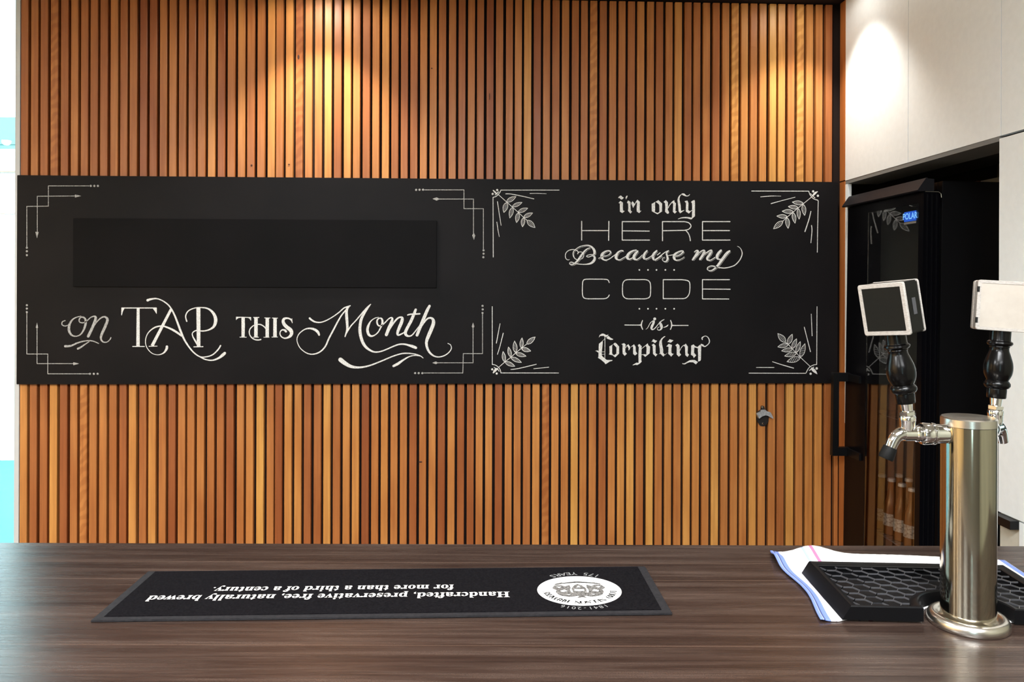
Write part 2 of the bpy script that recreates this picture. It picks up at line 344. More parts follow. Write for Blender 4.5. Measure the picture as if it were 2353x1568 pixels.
class Art:
    """chalk marks given in the coordinates of a measured crop: origin (ox, oy), s crop pixels per photo pixel"""
    def __init__(self): self.v = []; self.f = []; self.k = 0
    def frame(self, ox, oy, s): self.o = (ox, oy, s); return self
    def P(self, x, y):
        ox, oy, s = self.o
        p = at(ox + x / s, oy + y / s, 1, BY)
        return (p.x, BY - 0.0004 - 0.00001 * (self.k % 25), p.z)
    def poly(self, pts):
        self.k += 1
        q = [self.P(*p) for p in pts]; n = len(self.v); self.v += q
        for t in tessellate_polygon([[Vector((a[0], a[2], 0)) for a in q]]): self.f.append(tuple(n + i for i in t))
    def dot(self, x, y, r, m=14): self.poly([(x + r * math.cos(2 * PI * k / m), y + r * math.sin(2 * PI * k / m)) for k in range(m)])
    def stroke(self, pts, smooth=True, n=6, w=None, sharp=False):
        self.k += 1
        pts = [tuple(map(float, p)) if len(p) == 3 else (float(p[0]), float(p[1]), float(w)) for p in pts]
        if smooth and len(pts) > 2: pts = smoothpts(pts, n)
        nb = len(self.v); m = len(pts)
        for i, (x, y, wd) in enumerate(pts):
            ax, ay = pts[max(i - 1, 0)][:2]; bx, by = pts[min(i + 1, m - 1)][:2]
            dx, dy = bx - ax, by - ay; l = math.hypot(dx, dy) or 1; nx, ny = -dy / l * wd / 2, dx / l * wd / 2
            self.v += [self.P(x + nx, y + ny), self.P(x - nx, y - ny)]
            if i: a = nb + 2 * i; self.f.append((a - 2, a - 1, a + 1, a))
        for x, y, wd in (pts[0], pts[-1]):
            if not sharp: self.dot(x, y, wd / 2, 10)
    def line(self, pts, w):
        for a, b in zip(pts, pts[1:]): self.stroke([(*a, w), (*b, w)], smooth=False)
    def leaf(self, b, t, w, lw=17):
        bx, by = b; tx, ty = t; dx, dy = tx - bx, ty - by; l = math.hypot(dx, dy); ux, uy = dx / l, dy / l; nx, ny = -uy, ux
        pr = [(0, 0), (0.12, 0.55), (0.35, 0.98), (0.6, 0.9), (0.82, 0.5), (1, 0)]
        for sg in (1, -1):
            self.stroke([(bx + dx * a + nx * sg * w / 2 * h, by + dy * a + ny * sg * w / 2 * h, lw) for a, h in pr], n=4)
        for k in range(1, 8):
            a = k / 8.0; h = 0.80 * math.sin(PI * a ** 0.85) * w / 2
            self.stroke([(bx + dx * a + nx * h + ux * 12, by + dy * a + ny * h + uy * 12, 11), (bx + dx * a - nx * h - ux * 12, by + dy * a - ny * h - uy * 12, 11)], smooth=False)
    def build(self, name, m):
        me = bpy.data.meshes.new(name); me.from_pydata(self.v, [], self.f); me.validate()
        return link(name, me, m, board)

# --- left half: corner brackets
def bracket(frame, lines, heads, dots, r=7.5):
    a = Art().frame(*frame)
    for l in lines: a.line(l, 5.2)
    for h in heads: a.poly(h)
    for d in dots: a.dot(*d, r)
    a.build('chalk_corner_bracket', M_CHALK2)
F1 = (0, 390, 3.074); F2 = (600, 390, 3.074)
bracket(F1, [[(630, 115), (342, 115), (342, 258), (190, 260), (190, 550)], [(535, 186), (264, 188), (264, 440)]],
        [[(575, 186), (530, 176), (530, 197)], [(262, 485), (250, 440), (274, 440)]], [(642, 115), (667, 115), (692, 115), (190, 552), (190, 577), (190, 604)])
bracket(F1, [[(190, 1015), (190, 1303), (338, 1303), (338, 1443), (630, 1443)], [(262, 1115), (262, 1371), (520, 1371)]],
        [[(262, 1080), (253, 1118), (270, 1118)], [(560, 1371), (518, 1361), (518, 1383)]], [(190, 958), (190, 982), (190, 1007), (636, 1443), (663, 1443), (690, 1443)])
bracket(F2, [[(1155, 143), (1433, 143), (1433, 276), (1570, 276), (1570, 565)], [(1255, 208), (1500, 208), (1500, 455)]],
        [[(1210, 206), (1240, 196), (1262, 208), (1240, 219)], [(1503, 497), (1491, 465), (1502, 447), (1513, 465)]], [(1095, 143), (1119, 142), (1144, 142), (1571, 570), (1571, 594), (1570, 619)])
bracket(F2, [[(1150, 1437), (1425, 1437), (1428, 1300), (1564, 1300), (1564, 1015)], [(1250, 1365), (1497, 1365), (1497, 1120)]],
        [[(1208, 1365), (1235, 1356), (1252, 1365), (1235, 1375)], [(1497, 1080), (1488, 1108), (1497, 1126), (1506, 1108)]], [(1088, 1438), (1113, 1438), (1139, 1438), (1564, 963), (1565, 988), (1564, 1013)])

# --- "on TAP"
a = Art().frame(130, 670, 4.802)
for s in ([(95,322,9),(65,335,11),(60,365,11),(90,382,11),(130,370,10),(165,330,8)],
          [(268,272,8),(190,300,14),(145,360,24),(138,430,28),(165,480,20),(215,495,11),(270,470,15),(310,400,24),(322,330,24),(305,290,18),(270,285,15),(250,310,14),(258,340,12),(300,345,11),(340,320,11),(380,285,12),(420,275,17),(432,300,28),(400,390,30),(350,495,30)],
          [(360,480,8),(420,370,12),(480,300,14),(530,280,18),(562,310,28),(540,380,30),(500,470,28),(490,520,22),(510,555,15),(555,560,11),(590,530,11),(600,510,11)],
          [(95,605,26),(160,600,20),(240,565,16),(330,545,12),(400,548,12),(465,575,9)], [(235,632,22),(270,615,18),(320,580,13),(360,555,8)]): a.stroke(s)
a.build('chalk_lettering', M_CHALK2)
a = Art().frame(130, 670, 4.802)
a.line([(720, 183), (1100, 183)], 11)
a.poly([(716,180),(752,186),(735,215),(720,265),(714,262)]); a.poly([(1056,182),(1107,180),(1105,250),(1095,235),(1075,205)])
a.poly([(885,188),(917,188),(918,606),(880,606)]); a.line([(840, 608), (970, 608)], 9)
a.stroke([(1265,195,28),(1055,600,34)], smooth=False, sharp=True); a.line([(1020, 606), (1110, 604)], 8)
for s in ([(1005,98,28),(1040,86,21),(1110,80,13),(1190,115,13),(1255,175,15),(1310,280,19),(1370,440,23),(1420,550,19),(1500,660,15),(1580,720,13),(1650,722,12),(1720,700,13),(1780,645,15),(1810,598,15)],
          [(1570,715,10),(1640,750,13),(1720,760,15),(1790,735,22),(1830,705,32),(1856,682,30)],
          [(1218,610,28),(1213,637,26),(1180,680,15),(1120,700,8),(1050,680,8),(995,615,9),(982,540,9),(1010,460,11),(1080,400,15),(1160,382,15),(1230,400,19),(1310,440,23),(1380,490,19)],
          [(1437,330,14),(1425,270,13),(1455,215,12),(1520,185,11),(1590,178,11),(1670,190,17),(1730,240,29),(1756,310,37),(1740,380,29),(1690,420,17),(1620,437,13),(1540,432,12),(1500,460,11),(1505,500,13),(1530,545,17),(1560,600,11)]): a.stroke(s)
a.poly([(1543,180),(1587,180),(1587,606),(1548,606)]); a.line([(1515, 612), (1615, 610)], 10)
a.build('chalk_lettering', M_CHALK)
# --- "THIS"
a = Art().frame(530, 710, 13.841)
for p in ([(170,250),(650,265),(652,375),(635,370),(600,310),(550,288),(450,284),(340,282),(250,292),(200,330),(172,358)], [(345,275),(450,275),(455,500),(445,900),(345,900)], [(285,888),(510,893),(505,914),(290,912)],
          [(750,280),(862,280),(860,900),(750,900)], [(720,262),(912,262),(905,290),(725,290)], [(715,893),(895,890),(890,914),(715,914)],
          [(1110,285),(1222,285),(1217,900),(1110,900)], [(1070,278),(1265,280),(1262,304),(1075,298)], [(1045,896),(1235,896),(1235,914),(1045,914)],
          [(1360,290),(1467,290),(1467,895),(1355,895)], [(1315,282),(1505,285),(1500,307),(1320,302)], [(1305,888),(1500,888),(1500,908),(1305,908)], [(1920,330),(1958,305),(1972,460),(1945,430)]): a.poly(p)
for s in ([(960,975,38),(900,990,38),(800,985,38),(700,940,36),(620,850,34),(592,740,34),(620,640,34),(690,560,32),(760,520,30),(870,495,34),(950,500,36),(1030,540,34),(1090,590,36),(1125,640,34)],
          [(1960,450,12),(1950,400,34),(1900,330,46),(1800,297,52),(1700,322,78),(1670,400,94),(1710,500,106),(1800,590,112),(1900,670,122),(1940,760,108),(1910,850,92),(1830,910,62),(1720,935,42),(1620,890,36),(1570,800,32),(1590,710,34),(1650,668,42),(1720,680,62),(1760,720,70)]): a.stroke(s)
a.build('chalk_lettering', M_CHALK)
# --- "Month"
a = Art().frame(670, 680, 10.453)
for s in ([(435,540,46),(480,580,42),(560,625,36),(680,640,28),(820,600,26),(1000,500,24),(1150,390,26),(1250,300,28),(1330,265,28),(1410,240,24)],
          [(1380,270,24),(1300,350,30),(1200,470,32),(1100,640,36),(1000,830,38),(900,1020,38),(820,1200,36),(730,1310,32),(620,1380,30),(480,1405,26),(350,1370,22),(220,1270,20),(150,1150,19),(130,1040,20),(170,930,22),(250,850,24),(350,795,28),(460,785,42),(560,815,58),(630,870,62),(662,940,42)],
          [(1350,280,50),(1320,370,62),(1325,520,68),(1335,660,62),(1340,780,56),(1320,870,38),(1285,980,26)],
          [(1290,970,12),(1340,860,28),(1430,720,28),(1540,600,28),(1660,460,30),(1740,370,38),(1830,270,34),(1900,205,20)]): a.stroke(s)
a.frame(820, 690, 9.8)
for s in ([(310,95,16),(240,190,32),(160,310,50),(100,430,62),(75,560,64),(70,700,68),(100,860,66),(160,1000,64),(240,1090,52),(350,1155,38),(450,1170,30),(560,1150,28),(700,1095,28),(850,1030,30),(960,995,32),(1080,995,36),(1180,1020,48),(1260,1045,64),(1330,1073,56)],
          [(490,385,12),(400,410,18),(310,480,26),(255,590,54),(240,680,58),(265,770,58),(320,810,42),(400,790,26),(480,720,26),(540,610,32),(575,510,46),(565,430,42),(520,405,26),(465,440,34),(455,510,38),(490,575,30),(560,570,26),(640,500,26),(720,420,26),(780,395,32),(800,430,46),(770,520,66),(720,640,74),(665,780,68)],
          [(680,780,20),(740,650,32),(830,510,38),(920,410,36),(990,385,36),(1023,410,60),(1010,490,72),(960,610,68),(925,700,62),(915,765,50),(940,788,36),(1010,760,30),(1060,730,22)],
          [(1325,215,54),(1280,330,64),(1220,470,66),(1150,600,64),(1095,720,68),(1110,785,58),(1170,812,36),(1240,790,28),(1310,710,24),(1400,590,18),(1440,540,14)],
          [(1145,335,30),(1200,320,32),(1300,315,32),(1415,308,34)],
          [(1637,132,54),(1580,240,68),(1500,430,72),(1430,600,70),(1355,790,62)],
          [(1380,760,20),(1450,600,32),(1530,480,36),(1600,412,36),(1670,402,42),(1715,440,62),(1725,520,78),(1680,650,80),(1620,790,78),(1570,930,66),(1580,1060,54),(1640,1180,46),(1740,1260,32),(1850,1280,26),(1970,1250,24),(2070,1180,22),(2128,1090,20),(2110,1010,16),(2050,975,14)]): a.stroke(s)
a.frame(600, 640, 4.357)
for s in ([(795,815,44),(840,850,40),(900,882,30),(980,892,19),(1080,875,15),(1200,830,13),(1320,780,12),(1420,752,12),(1520,755,11),(1590,775,10),(1622,798,6)],
          [(1325,878,22),(1370,855,26),(1420,820,18),(1480,785,11),(1540,772,9),(1600,780,6)]): a.stroke(s)
a.build('chalk_lettering', M_CHALK)

# --- right half: "i'm only"
a = Art().frame(1400, 440, 10.695)
for p in ([(215,165),(240,125),(285,100),(320,135),(360,155),(320,195),(290,200),(255,165)], [(225,285),(275,235),(335,275),(333,400),(338,470),(380,485),(320,535),(260,495),(262,400),(260,298)],
          [(400,150),(420,110),(452,105),(435,160),(410,200)], [(435,285),(455,228),(480,230),(525,265),(522,400),(525,470),(560,500),(520,548),(460,480),(468,400),(460,295)], [(540,290),(573,240),(610,290),(622,310),(590,400),(580,400)],
          [(645,262),(690,205),(750,255),(748,400),(752,480),(790,475),(735,535),(675,495),(672,400),(682,285)],
          ): a.poly(p)
for s in ([(590,390,10),(660,262,18)],): a.stroke(s, smooth=False)
a.build('chalk_lettering', M_CHALK)
a = Art().frame(1400, 440, 10.695)
for p in ([(1040,310),(1130,258),(1125,300),(1125,480),(1115,497),(1045,480)], [(1130,265),(1205,215),(1295,295),(1290,330),(1230,335),(1205,305),(1145,262)], [(1228,320),(1297,298),(1295,480),(1232,505)],
          [(1330,258),(1390,215),(1440,270),(1437,450),(1470,520),(1450,550),(1420,548),(1370,500),(1378,400),(1370,290)], [(1535,262),(1595,218),(1605,260),(1637,295),(1630,400),(1625,490),(1665,490),(1610,548),(1562,500),(1567,400),(1570,310)],
          [(1700,485),(1765,480),(1840,458),(1840,472),(1740,540)], [(1850,240),(1920,225),(1945,290),(1940,460),(1985,490),(2030,455),(2025,475),(1955,545),(1880,495),(1885,290)],
          [(2005,262),(2050,225),(2095,215),(2105,260),(2105,610),(2010,690),(1950,675),(2030,635),(2037,400),(2032,290)]): a.poly(p)
for s in ([(1055,483,22),(1185,548,28)], [(1185,548,28),(1285,485,26)], [(1445,410,14),(1480,340,18),(1550,260,22),(1590,235,24)],
          [(1975,75,12),(1945,105,18),(1890,112,24),(1830,78,50),(1790,66,28)], [(1770,80,14),(1730,112,26),(1702,190,46),(1707,260,56),(1725,370,62),(1732,480,60)],
          [(2020,668,36),(1940,650,36),(1850,645,28),(1760,655,20),(1690,680,8)]): a.stroke(s, smooth=len(s) > 2)
a.build('chalk_lettering', M_CHALK)
# --- "HERE" and "CODE" with the dot rows
def letter(lines, curves, w):
    a = Art().frame(1280, 420, 3.4844)
    for l in lines: a.line(l, w)
    for c_ in curves: a.stroke(c_, w=w)
    a.build('chalk_letter', M_CHALK)
letter([[(197,310),(197,460)], [(415,310),(413,462)], [(197,384),(413,384)]], [], 7.5)
letter([[(738,312),(522,312),(522,460),(740,460)], [(522,386),(738,388)]], [], 7.5)
letter([[(844,465),(844,312),(1020,312)], [(1020,382),(850,385)]], [[(1020,312),(1055,322),(1072,347),(1055,372),(1020,382)], [(1030,382),(1050,405),(1063,438),(1067,465)]], 7.5)
letter([[(1384,312),(1164,312),(1164,460),(1384,460)], [(1164,384),(1380,384)]], [], 7.5)
letter([], [[(418,800),(408,781),(385,774),(310,773),(230,774),(208,788),(203,830),(203,885),(210,916),(235,929),(310,930),(380,929),(406,918),(418,900)]], 7.2)
letter([], [[(640,777),(705,777),(735,788),(748,818),(748,890),(738,918),(705,930),(640,930),(565,930),(538,918),(525,890),(525,818),(538,788),(565,777),(640,777)]], 7.2)
letter([[(1000,777),(850,777),(850,929),(1010,929)]], [[(1000,777),(1045,785),(1062,805),(1062,870),(1050,905),(1030,924),(1010,929)]], 7.2)
letter([[(1380,777),(1164,777),(1164,931),(1375,932)], [(1164,852),(1386,854)]], [], 7.2)
for y in (699, 1010):
    for x in (659, 728, 796, 867, 937):
        a = Art().frame(1280, 420, 3.4844); a.dot(x, y, 6.5); a.build('chalk_dot', M_CHALK)
# --- "Because my"
BEC = [((1290, 555, 10.23), [
  [(190,425,10),(150,435,16),(105,400,17),(92,340,17),(110,270,17),(170,215,17),(260,192,18),(340,205,20),(390,240,20),(385,295,14)],
  [(378,295,12),(400,260,16),(450,245,17),(510,270,19),(525,330,19),(500,395,15),(440,425,10)],
  [(370,430,14),(310,395,19),(275,320,21),(285,240,19),(350,175,17),(440,120,19),(550,95,21),(640,95,28),(720,140,42),(770,210,58),(775,275,50),(745,308,22),(680,310,17),(610,330,17),(590,352,17),(640,368,17),(720,340,22),(770,352,42),(782,410,58),(750,470,58),(680,520,42),(560,540,24),(430,535,19),(330,520,19)],
  [(670,150,20),(600,180,28),(530,245,38),(460,340,46),(390,440,44),(320,510,36),(250,545,24),(200,535,20),(198,502,19),(240,487,19),(310,515,20)],
  [(870,400,12),(930,370,16),(1000,345,15),(1080,330,15),(1140,290,21),(1155,242,30),(1110,218,26),(1030,238,36),(960,300,62),(948,370,62),(980,422,36),(1050,440,26),(1130,410,22),(1220,345,20),(1310,280,20)],
  [(1448,222,26),(1400,218,28),(1330,260,42),(1288,330,62),(1285,390,58),(1320,428,32),(1380,430,22),(1450,390,18),(1520,350,16)],
  [(1760,205,26),(1690,217,32),(1600,270,52),(1548,350,64),(1562,405,52),(1610,415,26),(1670,385,22)],
  [(1790,232,42),(1740,290,58),(1702,360,62),(1717,415,50),(1770,425,26),(1840,380,20),(1900,320,18)],
  [(2010,220,36),(1960,280,48),(1932,350,52),(1947,405,42),(2000,410,26),(2070,375,20),(2150,315,20)],
  [(2240,220,36),(2180,280,52),(2148,350,56),(2165,420,42),(2210,430,26),(2280,390,22),(2353,335,22)]]),
 ((1500, 555, 10.695), [
  [(110,335,18),(180,280,20),(250,290,4)][:2], [(60,445,22),(150,385,22),(250,305,22),(330,250,20),(385,228,18)],
  [(390,228,20),(335,290,32),(352,365,44),(362,430,48),(330,488,32),(270,490,15),(232,450,13),(245,410,13),(290,390,13)], [(370,350,12),(440,340,18),(510,325,15)],
  [(510,365,15),(600,355,20),(690,312,26),(745,255,36),(710,233,30),(620,262,36),(532,330,58),(522,410,58),(560,458,32),(640,455,20),(720,420,13),(770,378,10)],
  [(1020,260,20),(1075,224,32),(1110,245,46),(1070,320,58),(980,450,44)], [(1060,380,10),(1140,280,26),(1225,222,28),(1268,235,46),(1240,310,58),(1158,440,46)],
  [(1250,330,12),(1330,270,26),(1415,220,32),(1443,240,48),(1390,330,58),(1335,415,52),(1360,460,36),(1430,455,22),(1530,390,18)],
  [(1675,222,50),(1620,280,62),(1577,360,62),(1592,425,46),(1650,440,26),(1700,430,18)],
  [(1885,238,44),(1820,290,62),(1720,420,64),(1620,560,56),(1540,650,42),(1450,712,28),(1375,715,22),(1338,680,20),(1360,632,20),(1440,602,20),(1530,615,22),(1620,640,24),(1760,655,24),(1900,630,24),(2020,580,24),(2120,480,24),(2180,370,24),(2195,280,22),(2165,190,17),(2120,140,13),(2075,120,10)]])]
a = Art(); b = Art()
for (fr, ss), w_end in ((BEC[0], 0), ((BEC[1][0], BEC[1][1][:6]), 1), ((BEC[1][0], BEC[1][1][6:]), 1)):
    a.frame(*fr); b.frame(*fr)
    for s in ss:
        a.stroke(s)
        if max(p[2] for p in s) > 30 and len(s) > 3:
            b.stroke([(x + 12 + w_ * 0.42, y + 18 + w_ * 0.22, 9) for x, y, w_ in s[:12]])
    if w_end: a.build('chalk_lettering', M_CHALK); b.build('chalk_shading', M_CHALK2); a = Art(); b = Art()
# --- "is" between its two brackets
a = Art().frame(1420, 720, 13.072)
for s in ([(205,355,26),(450,358,26),(620,358,28),(690,355,50)], [(738,220,24),(712,290,32),(700,360,38),(715,430,32),(740,485,26)], [(1580,220,30),(1605,290,34),(1612,360,36),(1600,430,32),(1575,485,30)],
          [(1625,368,52),(1700,368,28),(2105,368,28)], [(835,485,8),(890,440,15),(960,310,18),(1020,250,22),(1075,245,62),(1055,320,68),(1010,420,68),(1012,475,52),(1060,488,32),(1130,430,26),(1220,320,20),(1300,240,28),(1385,190,20)],
          [(1260,280,50),(1290,350,82),(1310,420,72),(1290,480,46),(1230,513,22),(1187,488,18),(1190,440,16),(1240,412,15)], [(1370,428,14),(1430,410,26),(1480,380,30),(1507,348,16)]): a.stroke(s)
a.dot(1102, 172, 44)
a.build('chalk_lettering', M_CHALK)
# --- "Compiling"
a = Art().frame(1355, 755, 15.18)
for p in ([(315,320),(350,230),(430,182),(490,185),(580,235),(625,225),(645,200),(640,255),(590,300),(530,300),(485,260),(370,265)], [(580,330),(655,262),(730,330),(825,378),(790,400),(720,402),(600,355)],
          [(320,540),(450,430),(455,500),(420,850),(425,960),(590,1100),(790,1105),(790,1130),(690,1160),(565,1245),(530,1240),(530,1210),(380,1080),(330,1055),(285,1020),(305,990),(310,830),(315,660)], [(190,785),(275,768),(315,800),(310,855),(240,800)],
          [(685,630),(815,555),(785,600),(780,840),(795,905),(850,930),(825,945),(700,915),(670,910),(680,880),(695,870)], [(820,545),(880,500),(920,515),(1025,635),(1025,880),(885,1010),(840,975),(800,935),(860,930),(930,880),(935,670)],
          [(1105,550),(1195,512),(1255,560),(1240,700),(1240,820),(1295,885),(1220,960),(1150,880),(1145,700),(1150,580)], [(1310,600),(1345,550),(1410,640),(1410,700),(1365,770),(1350,750),(1355,700)],
          [(1470,620),(1545,555),(1600,640),(1610,800),(1660,880),(1580,945),(1515,890),(1515,640)], [(1675,590),(1730,545),(1810,620),(1800,1110),(1815,1160),(1745,1230),(1660,1280),(1590,1270),(1500,1290),(1500,1275),(1630,1195),(1705,1205),(1700,900),(1715,660)],
          [(1945,590),(2020,520),(2045,590),(2105,640),(2090,870),(1935,995),(1870,935),(1890,900),(1975,910),(1985,660)]): a.poly(p)
for s in ([(450,432,11),(530,370,11)], [(532,310,22),(530,1040,18)], [(430,820,15),(525,816,15)], [(430,908,15),(525,900,15)], [(1255,680,15),(1290,612,18),(1330,578,18)], [(1430,665,10),(1480,610,16)], [(1805,715,17),(1960,590,22)], [(1805,920,17),(1895,912,22)]): a.stroke(s)
a.frame(1490, 755, 15.18)
for p in ([(105,480),(150,395),(185,375),(230,410),(305,432),(240,505),(205,505),(155,460)], [(108,585),(180,535),(250,600),(248,870),(315,905),(250,980),(160,890),(150,700),(145,610)],
          [(595,275),(500,360),(465,430),(475,560),(515,750),(510,850),(570,920),(520,985),(410,880),(355,905),(400,855),(395,700),(370,580),(385,450),(460,340),(550,275)],
          [(655,480),(735,380),(875,418),(775,500),(690,470)], [(620,630),(710,535),(820,580),(800,700),(800,850),(840,885),(885,880),(790,988),(770,960),(690,885),(700,640)],
          [(935,590),(1015,530),(1085,600),(1090,860),(1140,920),(1060,988),(985,910),(985,640)], [(1240,600),(1300,530),(1375,640),(1365,870),(1415,915),(1360,998),(1285,930),(1275,660)],
          [(1490,600),(1575,558),(1630,620),(1720,650),(1720,695),(1600,660),(1590,850),(1665,940),(1580,1035),(1555,965),(1480,920),(1490,750)], [(1720,640),(1790,575),(1840,600),(1830,1080),(1810,1130),(1735,1160),(1730,1130),(1730,900)],
          [(1175,1215),(1240,1225),(1340,1170),(1430,1115),(1540,1098),(1620,1105),(1725,1175),(1655,1255),(1560,1185),(1430,1180),(1340,1215),(1270,1255),(1190,1245)]): a.poly(p)
for s in ([(570,930,13),(655,855,6)], [(1095,770,22),(1140,680,22),(1200,610,22),(1260,578,24)], [(1840,562,46),(1890,590,62),(1960,633,36),(2040,590,28),(2108,520,32),(2128,440,36),(2100,350,32),(2050,290,24),(1980,267,22),(1920,290,32),(1872,335,46),(1880,395,26)]): a.stroke(s)
a.build('chalk_lettering', M_CHALK)
# --- botanical corners
def corner(frame, lines, arc, spear, cross, dots, stem, leaves, rays):
    a = Art().frame(*frame)
    for l in lines: a.line(l, 23)
    a.stroke(arc, w=24); a.stroke(spear); a.stroke(cross)
    for d in dots: a.dot(*d)
    a.stroke(stem, smooth=False, w=19)
    for l in leaves: a.leaf(*l)
    for r in rays: a.stroke(r)
    a.build('chalk_leaf_corner', M_CHALK)
K = 14.254
corner((1115, 425, K), [[(255,410),(262,2370)], [(510,172),(2420,172)]], [(255,410),(350,380),(430,310),(490,230),(512,175)], [(260,180,26),(310,230,50),(360,280,46),(390,310,20)], [(325,330,22),(385,280,34),(440,225,22)], [(392,172,36),(243,297,35)],
       [(430,320),(700,560),(880,720),(1080,900),(1250,1060),(1370,1165)], [((700,555),(1005,385),130),((700,580),(610,905),150),((890,710),(1205,575),110),((890,740),(805,1085),130),((1080,890),(1390,765),120),((1080,920),(1025,1235),130),((1260,1060),(1550,920),120),((1250,1080),(1220,1375),120),((1370,1165),(1630,1400),150)],
       [[(670,295,26),(830,300,26),(1200,370,26),(1590,460,24)], [(1465,283,18),(1700,280,18),(2000,292,14)], [(400,550,24),(460,950,22),(520,1330,20)], [(380,1220,22),(430,1550,20),(462,1700,16)]])
corner((1765, 425, K), [[(-540,203),(1330,207)], [(1640,520),(1620,1500),(1610,2209)]], [(1330,207),(1360,300),(1410,380),(1480,450),(1560,485),(1620,500),(1640,530)], [(1440,380,20),(1500,310,62),(1560,255,62),(1620,222,20)], [(1390,290,30),(1440,345,22),(1530,425,26)], [(1472,215,38),(1627,358,38)],
       [(1420,400),(1150,620),(980,760),(820,890),(620,1060),(480,1190)], [((1150,610),(790,565),130),((1150,640),(1195,1005),130),((980,750),(660,710),120),((990,780),(1015,1125),110),((820,880),(460,865),130),((820,910),(880,1255),120),((620,1040),(285,1025),120),((620,1080),(655,1425),130),((480,1190),(175,1440),150)],
       [[(-245,395,22),(100,365,20),(420,368,8)], [(95,615,26),(400,530,22),(880,405,16)], [(1400,870,24),(1330,1150,30),(1205,1530,34)], [(1420,1330,26),(1435,1500,26),(1400,1900,22)]])
corner((1115, 760, K), [[(228,-784),(230,1110)], [(515,1388),(2400,1390)]], [(235,1110),(330,1130),(430,1200),(490,1290),(515,1390)], [(265,1380,40),(320,1310,82),(370,1260,62),(400,1240,30)], [(285,1200,16),(340,1240,30),(400,1260,32),(455,1335,18)], [(228,1270,35),(377,1408,35)],
       [(445,1200),(640,1030),(830,880),(1000,730),(1180,580),(1360,440)], [((630,1020),(585,685),110),((650,1030),(970,1170),120),((830,860),(760,540),110),((840,880),(1185,1045),120),((990,720),(960,345),130),((1000,750),(1335,840),120),((1180,570),(1205,240),110),((1190,590),(1490,670),130),((1360,440),(1635,210),140)],
       [[(485,-230,18),(430,60,24),(365,410,26)], [(590,85,26),(480,520,24),(400,780,20)], [(840,1275,20),(1100,1240,24),(1670,1105,24)], [(1590,1250,20),(2080,1200,20)]])
corner((1765, 760, K), [[(1600,-784),(1590,1100)], [(1235,1400),(-627,1395)]], [(1590,1112),(1500,1125),(1400,1170),(1320,1240),(1240,1390)], [(1430,1240,60),(1480,1290,102),(1540,1350,82),(1600,1420,20)], [(1345,1310,20),(1430,1250,42),(1495,1195,20)], [(1590,1240,40),(1390,1415,38)],
       [(1380,1180),(1060,880),(930,740),(790,600),(650,440),(560,380)], [((1060,870),(1205,430),150),((1050,890),(615,1020),170),((920,720),(1055,360),120),((930,740),(540,835),140),((790,590),(930,270),130),((800,610),(440,665),130),((650,450),(790,120),140),((660,460),(315,535),130),((570,380),(315,100),170)],
       [[(1183,-110,24),(1385,690,26)], [(1411,-540,20),(1440,170,24)], [(140,1020,20),(450,1120,26),(830,1230,28)], [(-390,1210,18),(190,1210,24)]])

# ------------------------------------------------------------------ bottle opener
op = at(1752, 955, 1, -0.002)
opener = tag(empty('bottle_opener', (op.x, op.y, op.z)), 'small cast metal bottle opener screwed to the lower slats', 'bottle opener')
PXM = 3.48 / FPX / 18.1
def opl(p, y): return Vector(((p[0] - 1122) * PXM, y, -(p[1] - 633) * PXM))
def prism(front, back):
    bm = bmesh.new(); a_ = [bm.verts.new(v) for v in front]; b_ = [bm.verts.new(v) for v in back]; n = len(a_)
    for k in range(n): bm.faces.new((a_[k], a_[(k + 1) % n], b_[(k + 1) % n], b_[k]))
    bm.faces.new(a_); bm.faces.new(b_[::-1]); return bm
pl = [(1060,240),(1110,222),(1165,240),(1195,290),(1210,380),(1330,480),(1380,700),(1360,880),(1250,1050),(1180,1080),(1080,1080),(1000,1050),(900,880),(880,700),(910,480),(1040,380),(1045,290)]
obj('mounting_plate', prism([opl(p, -0.004) for p in pl], [opl(p, 0.001) for p in pl]), mat('blackened_cast_iron', (0.02, 0.018, 0.018), 0.4, metal=0.3), opener)
vt = [(820,540),(1000,460),(1030,395),(1130,380),(1225,390),(1255,440),(1420,490),(1500,700)]; vb = [(905,730),(1050,640),(1180,602),(1300,625),(1485,740)]
yf = lambda p: -0.010 - 0.016 * max(0, (p[1] - 380) / 360)
obj('cap_catch', prism([opl(p, yf(p)) for p in vt + vb[::-1]], [opl(p, -0.003) for p in vt + vb[::-1]]), M_GUN, opener)
for sp in ((1120, 285), (1130, 965)):
    bm = bmesh.new(); q = opl(sp, -0.004); lathe(bm, [(0.0042, 0), (0.0042, 0.0012), (0.003, 0.0022)], 14, Matrix.Translation(q) @ Matrix.Rotation(PI / 2, 4, 'X')); obj('screw', bm, M_CHROME, opener, 30)

# ------------------------------------------------------------------ joinery on the right
oc = tag(empty('overhead_cabinet', (XR, -0.05, 1.92)), 'white overhead cupboards with handleless doors above the fridge', 'cabinet')
def part(name, dims, m, parent, b=0.0):            # dims in world space, parent an Empty with a translation only
    l = parent.location; d = (dims[0] - l.x, dims[1] - l.x, dims[2] - l.y, dims[3] - l.y, dims[4] - l.z, dims[5] - l.z)
    return boxo(name, d, m, parent, b)
for y0, y1 in ((-0.5630, -0.0570), (-1.0905, -0.5665), (-1.6140, -1.0940), (-2.14, -1.6175)):
    part('door', (XR, XR + 0.018, y0, y1, 1.9205, CEIL - 0.002), M_WHITE, oc)
part('carcass', (XR + 0.020, 1.95, -2.14, -0.057, 1.927, CEIL - 0.002), M_DARKEDGE, oc)
tag(boxo('end_panel', (XR + 0.001, XR + 0.018, -0.0775, -0.0565, 0.87, 1.9040), M_WHITE), 'narrow white edge panel between slat wall and black fridge', 'panel')
part('soffit_board', (XR + 0.001, XR + 0.14, -1.084, -0.057, 1.905, 1.9200), M_SOFFIT, oc)
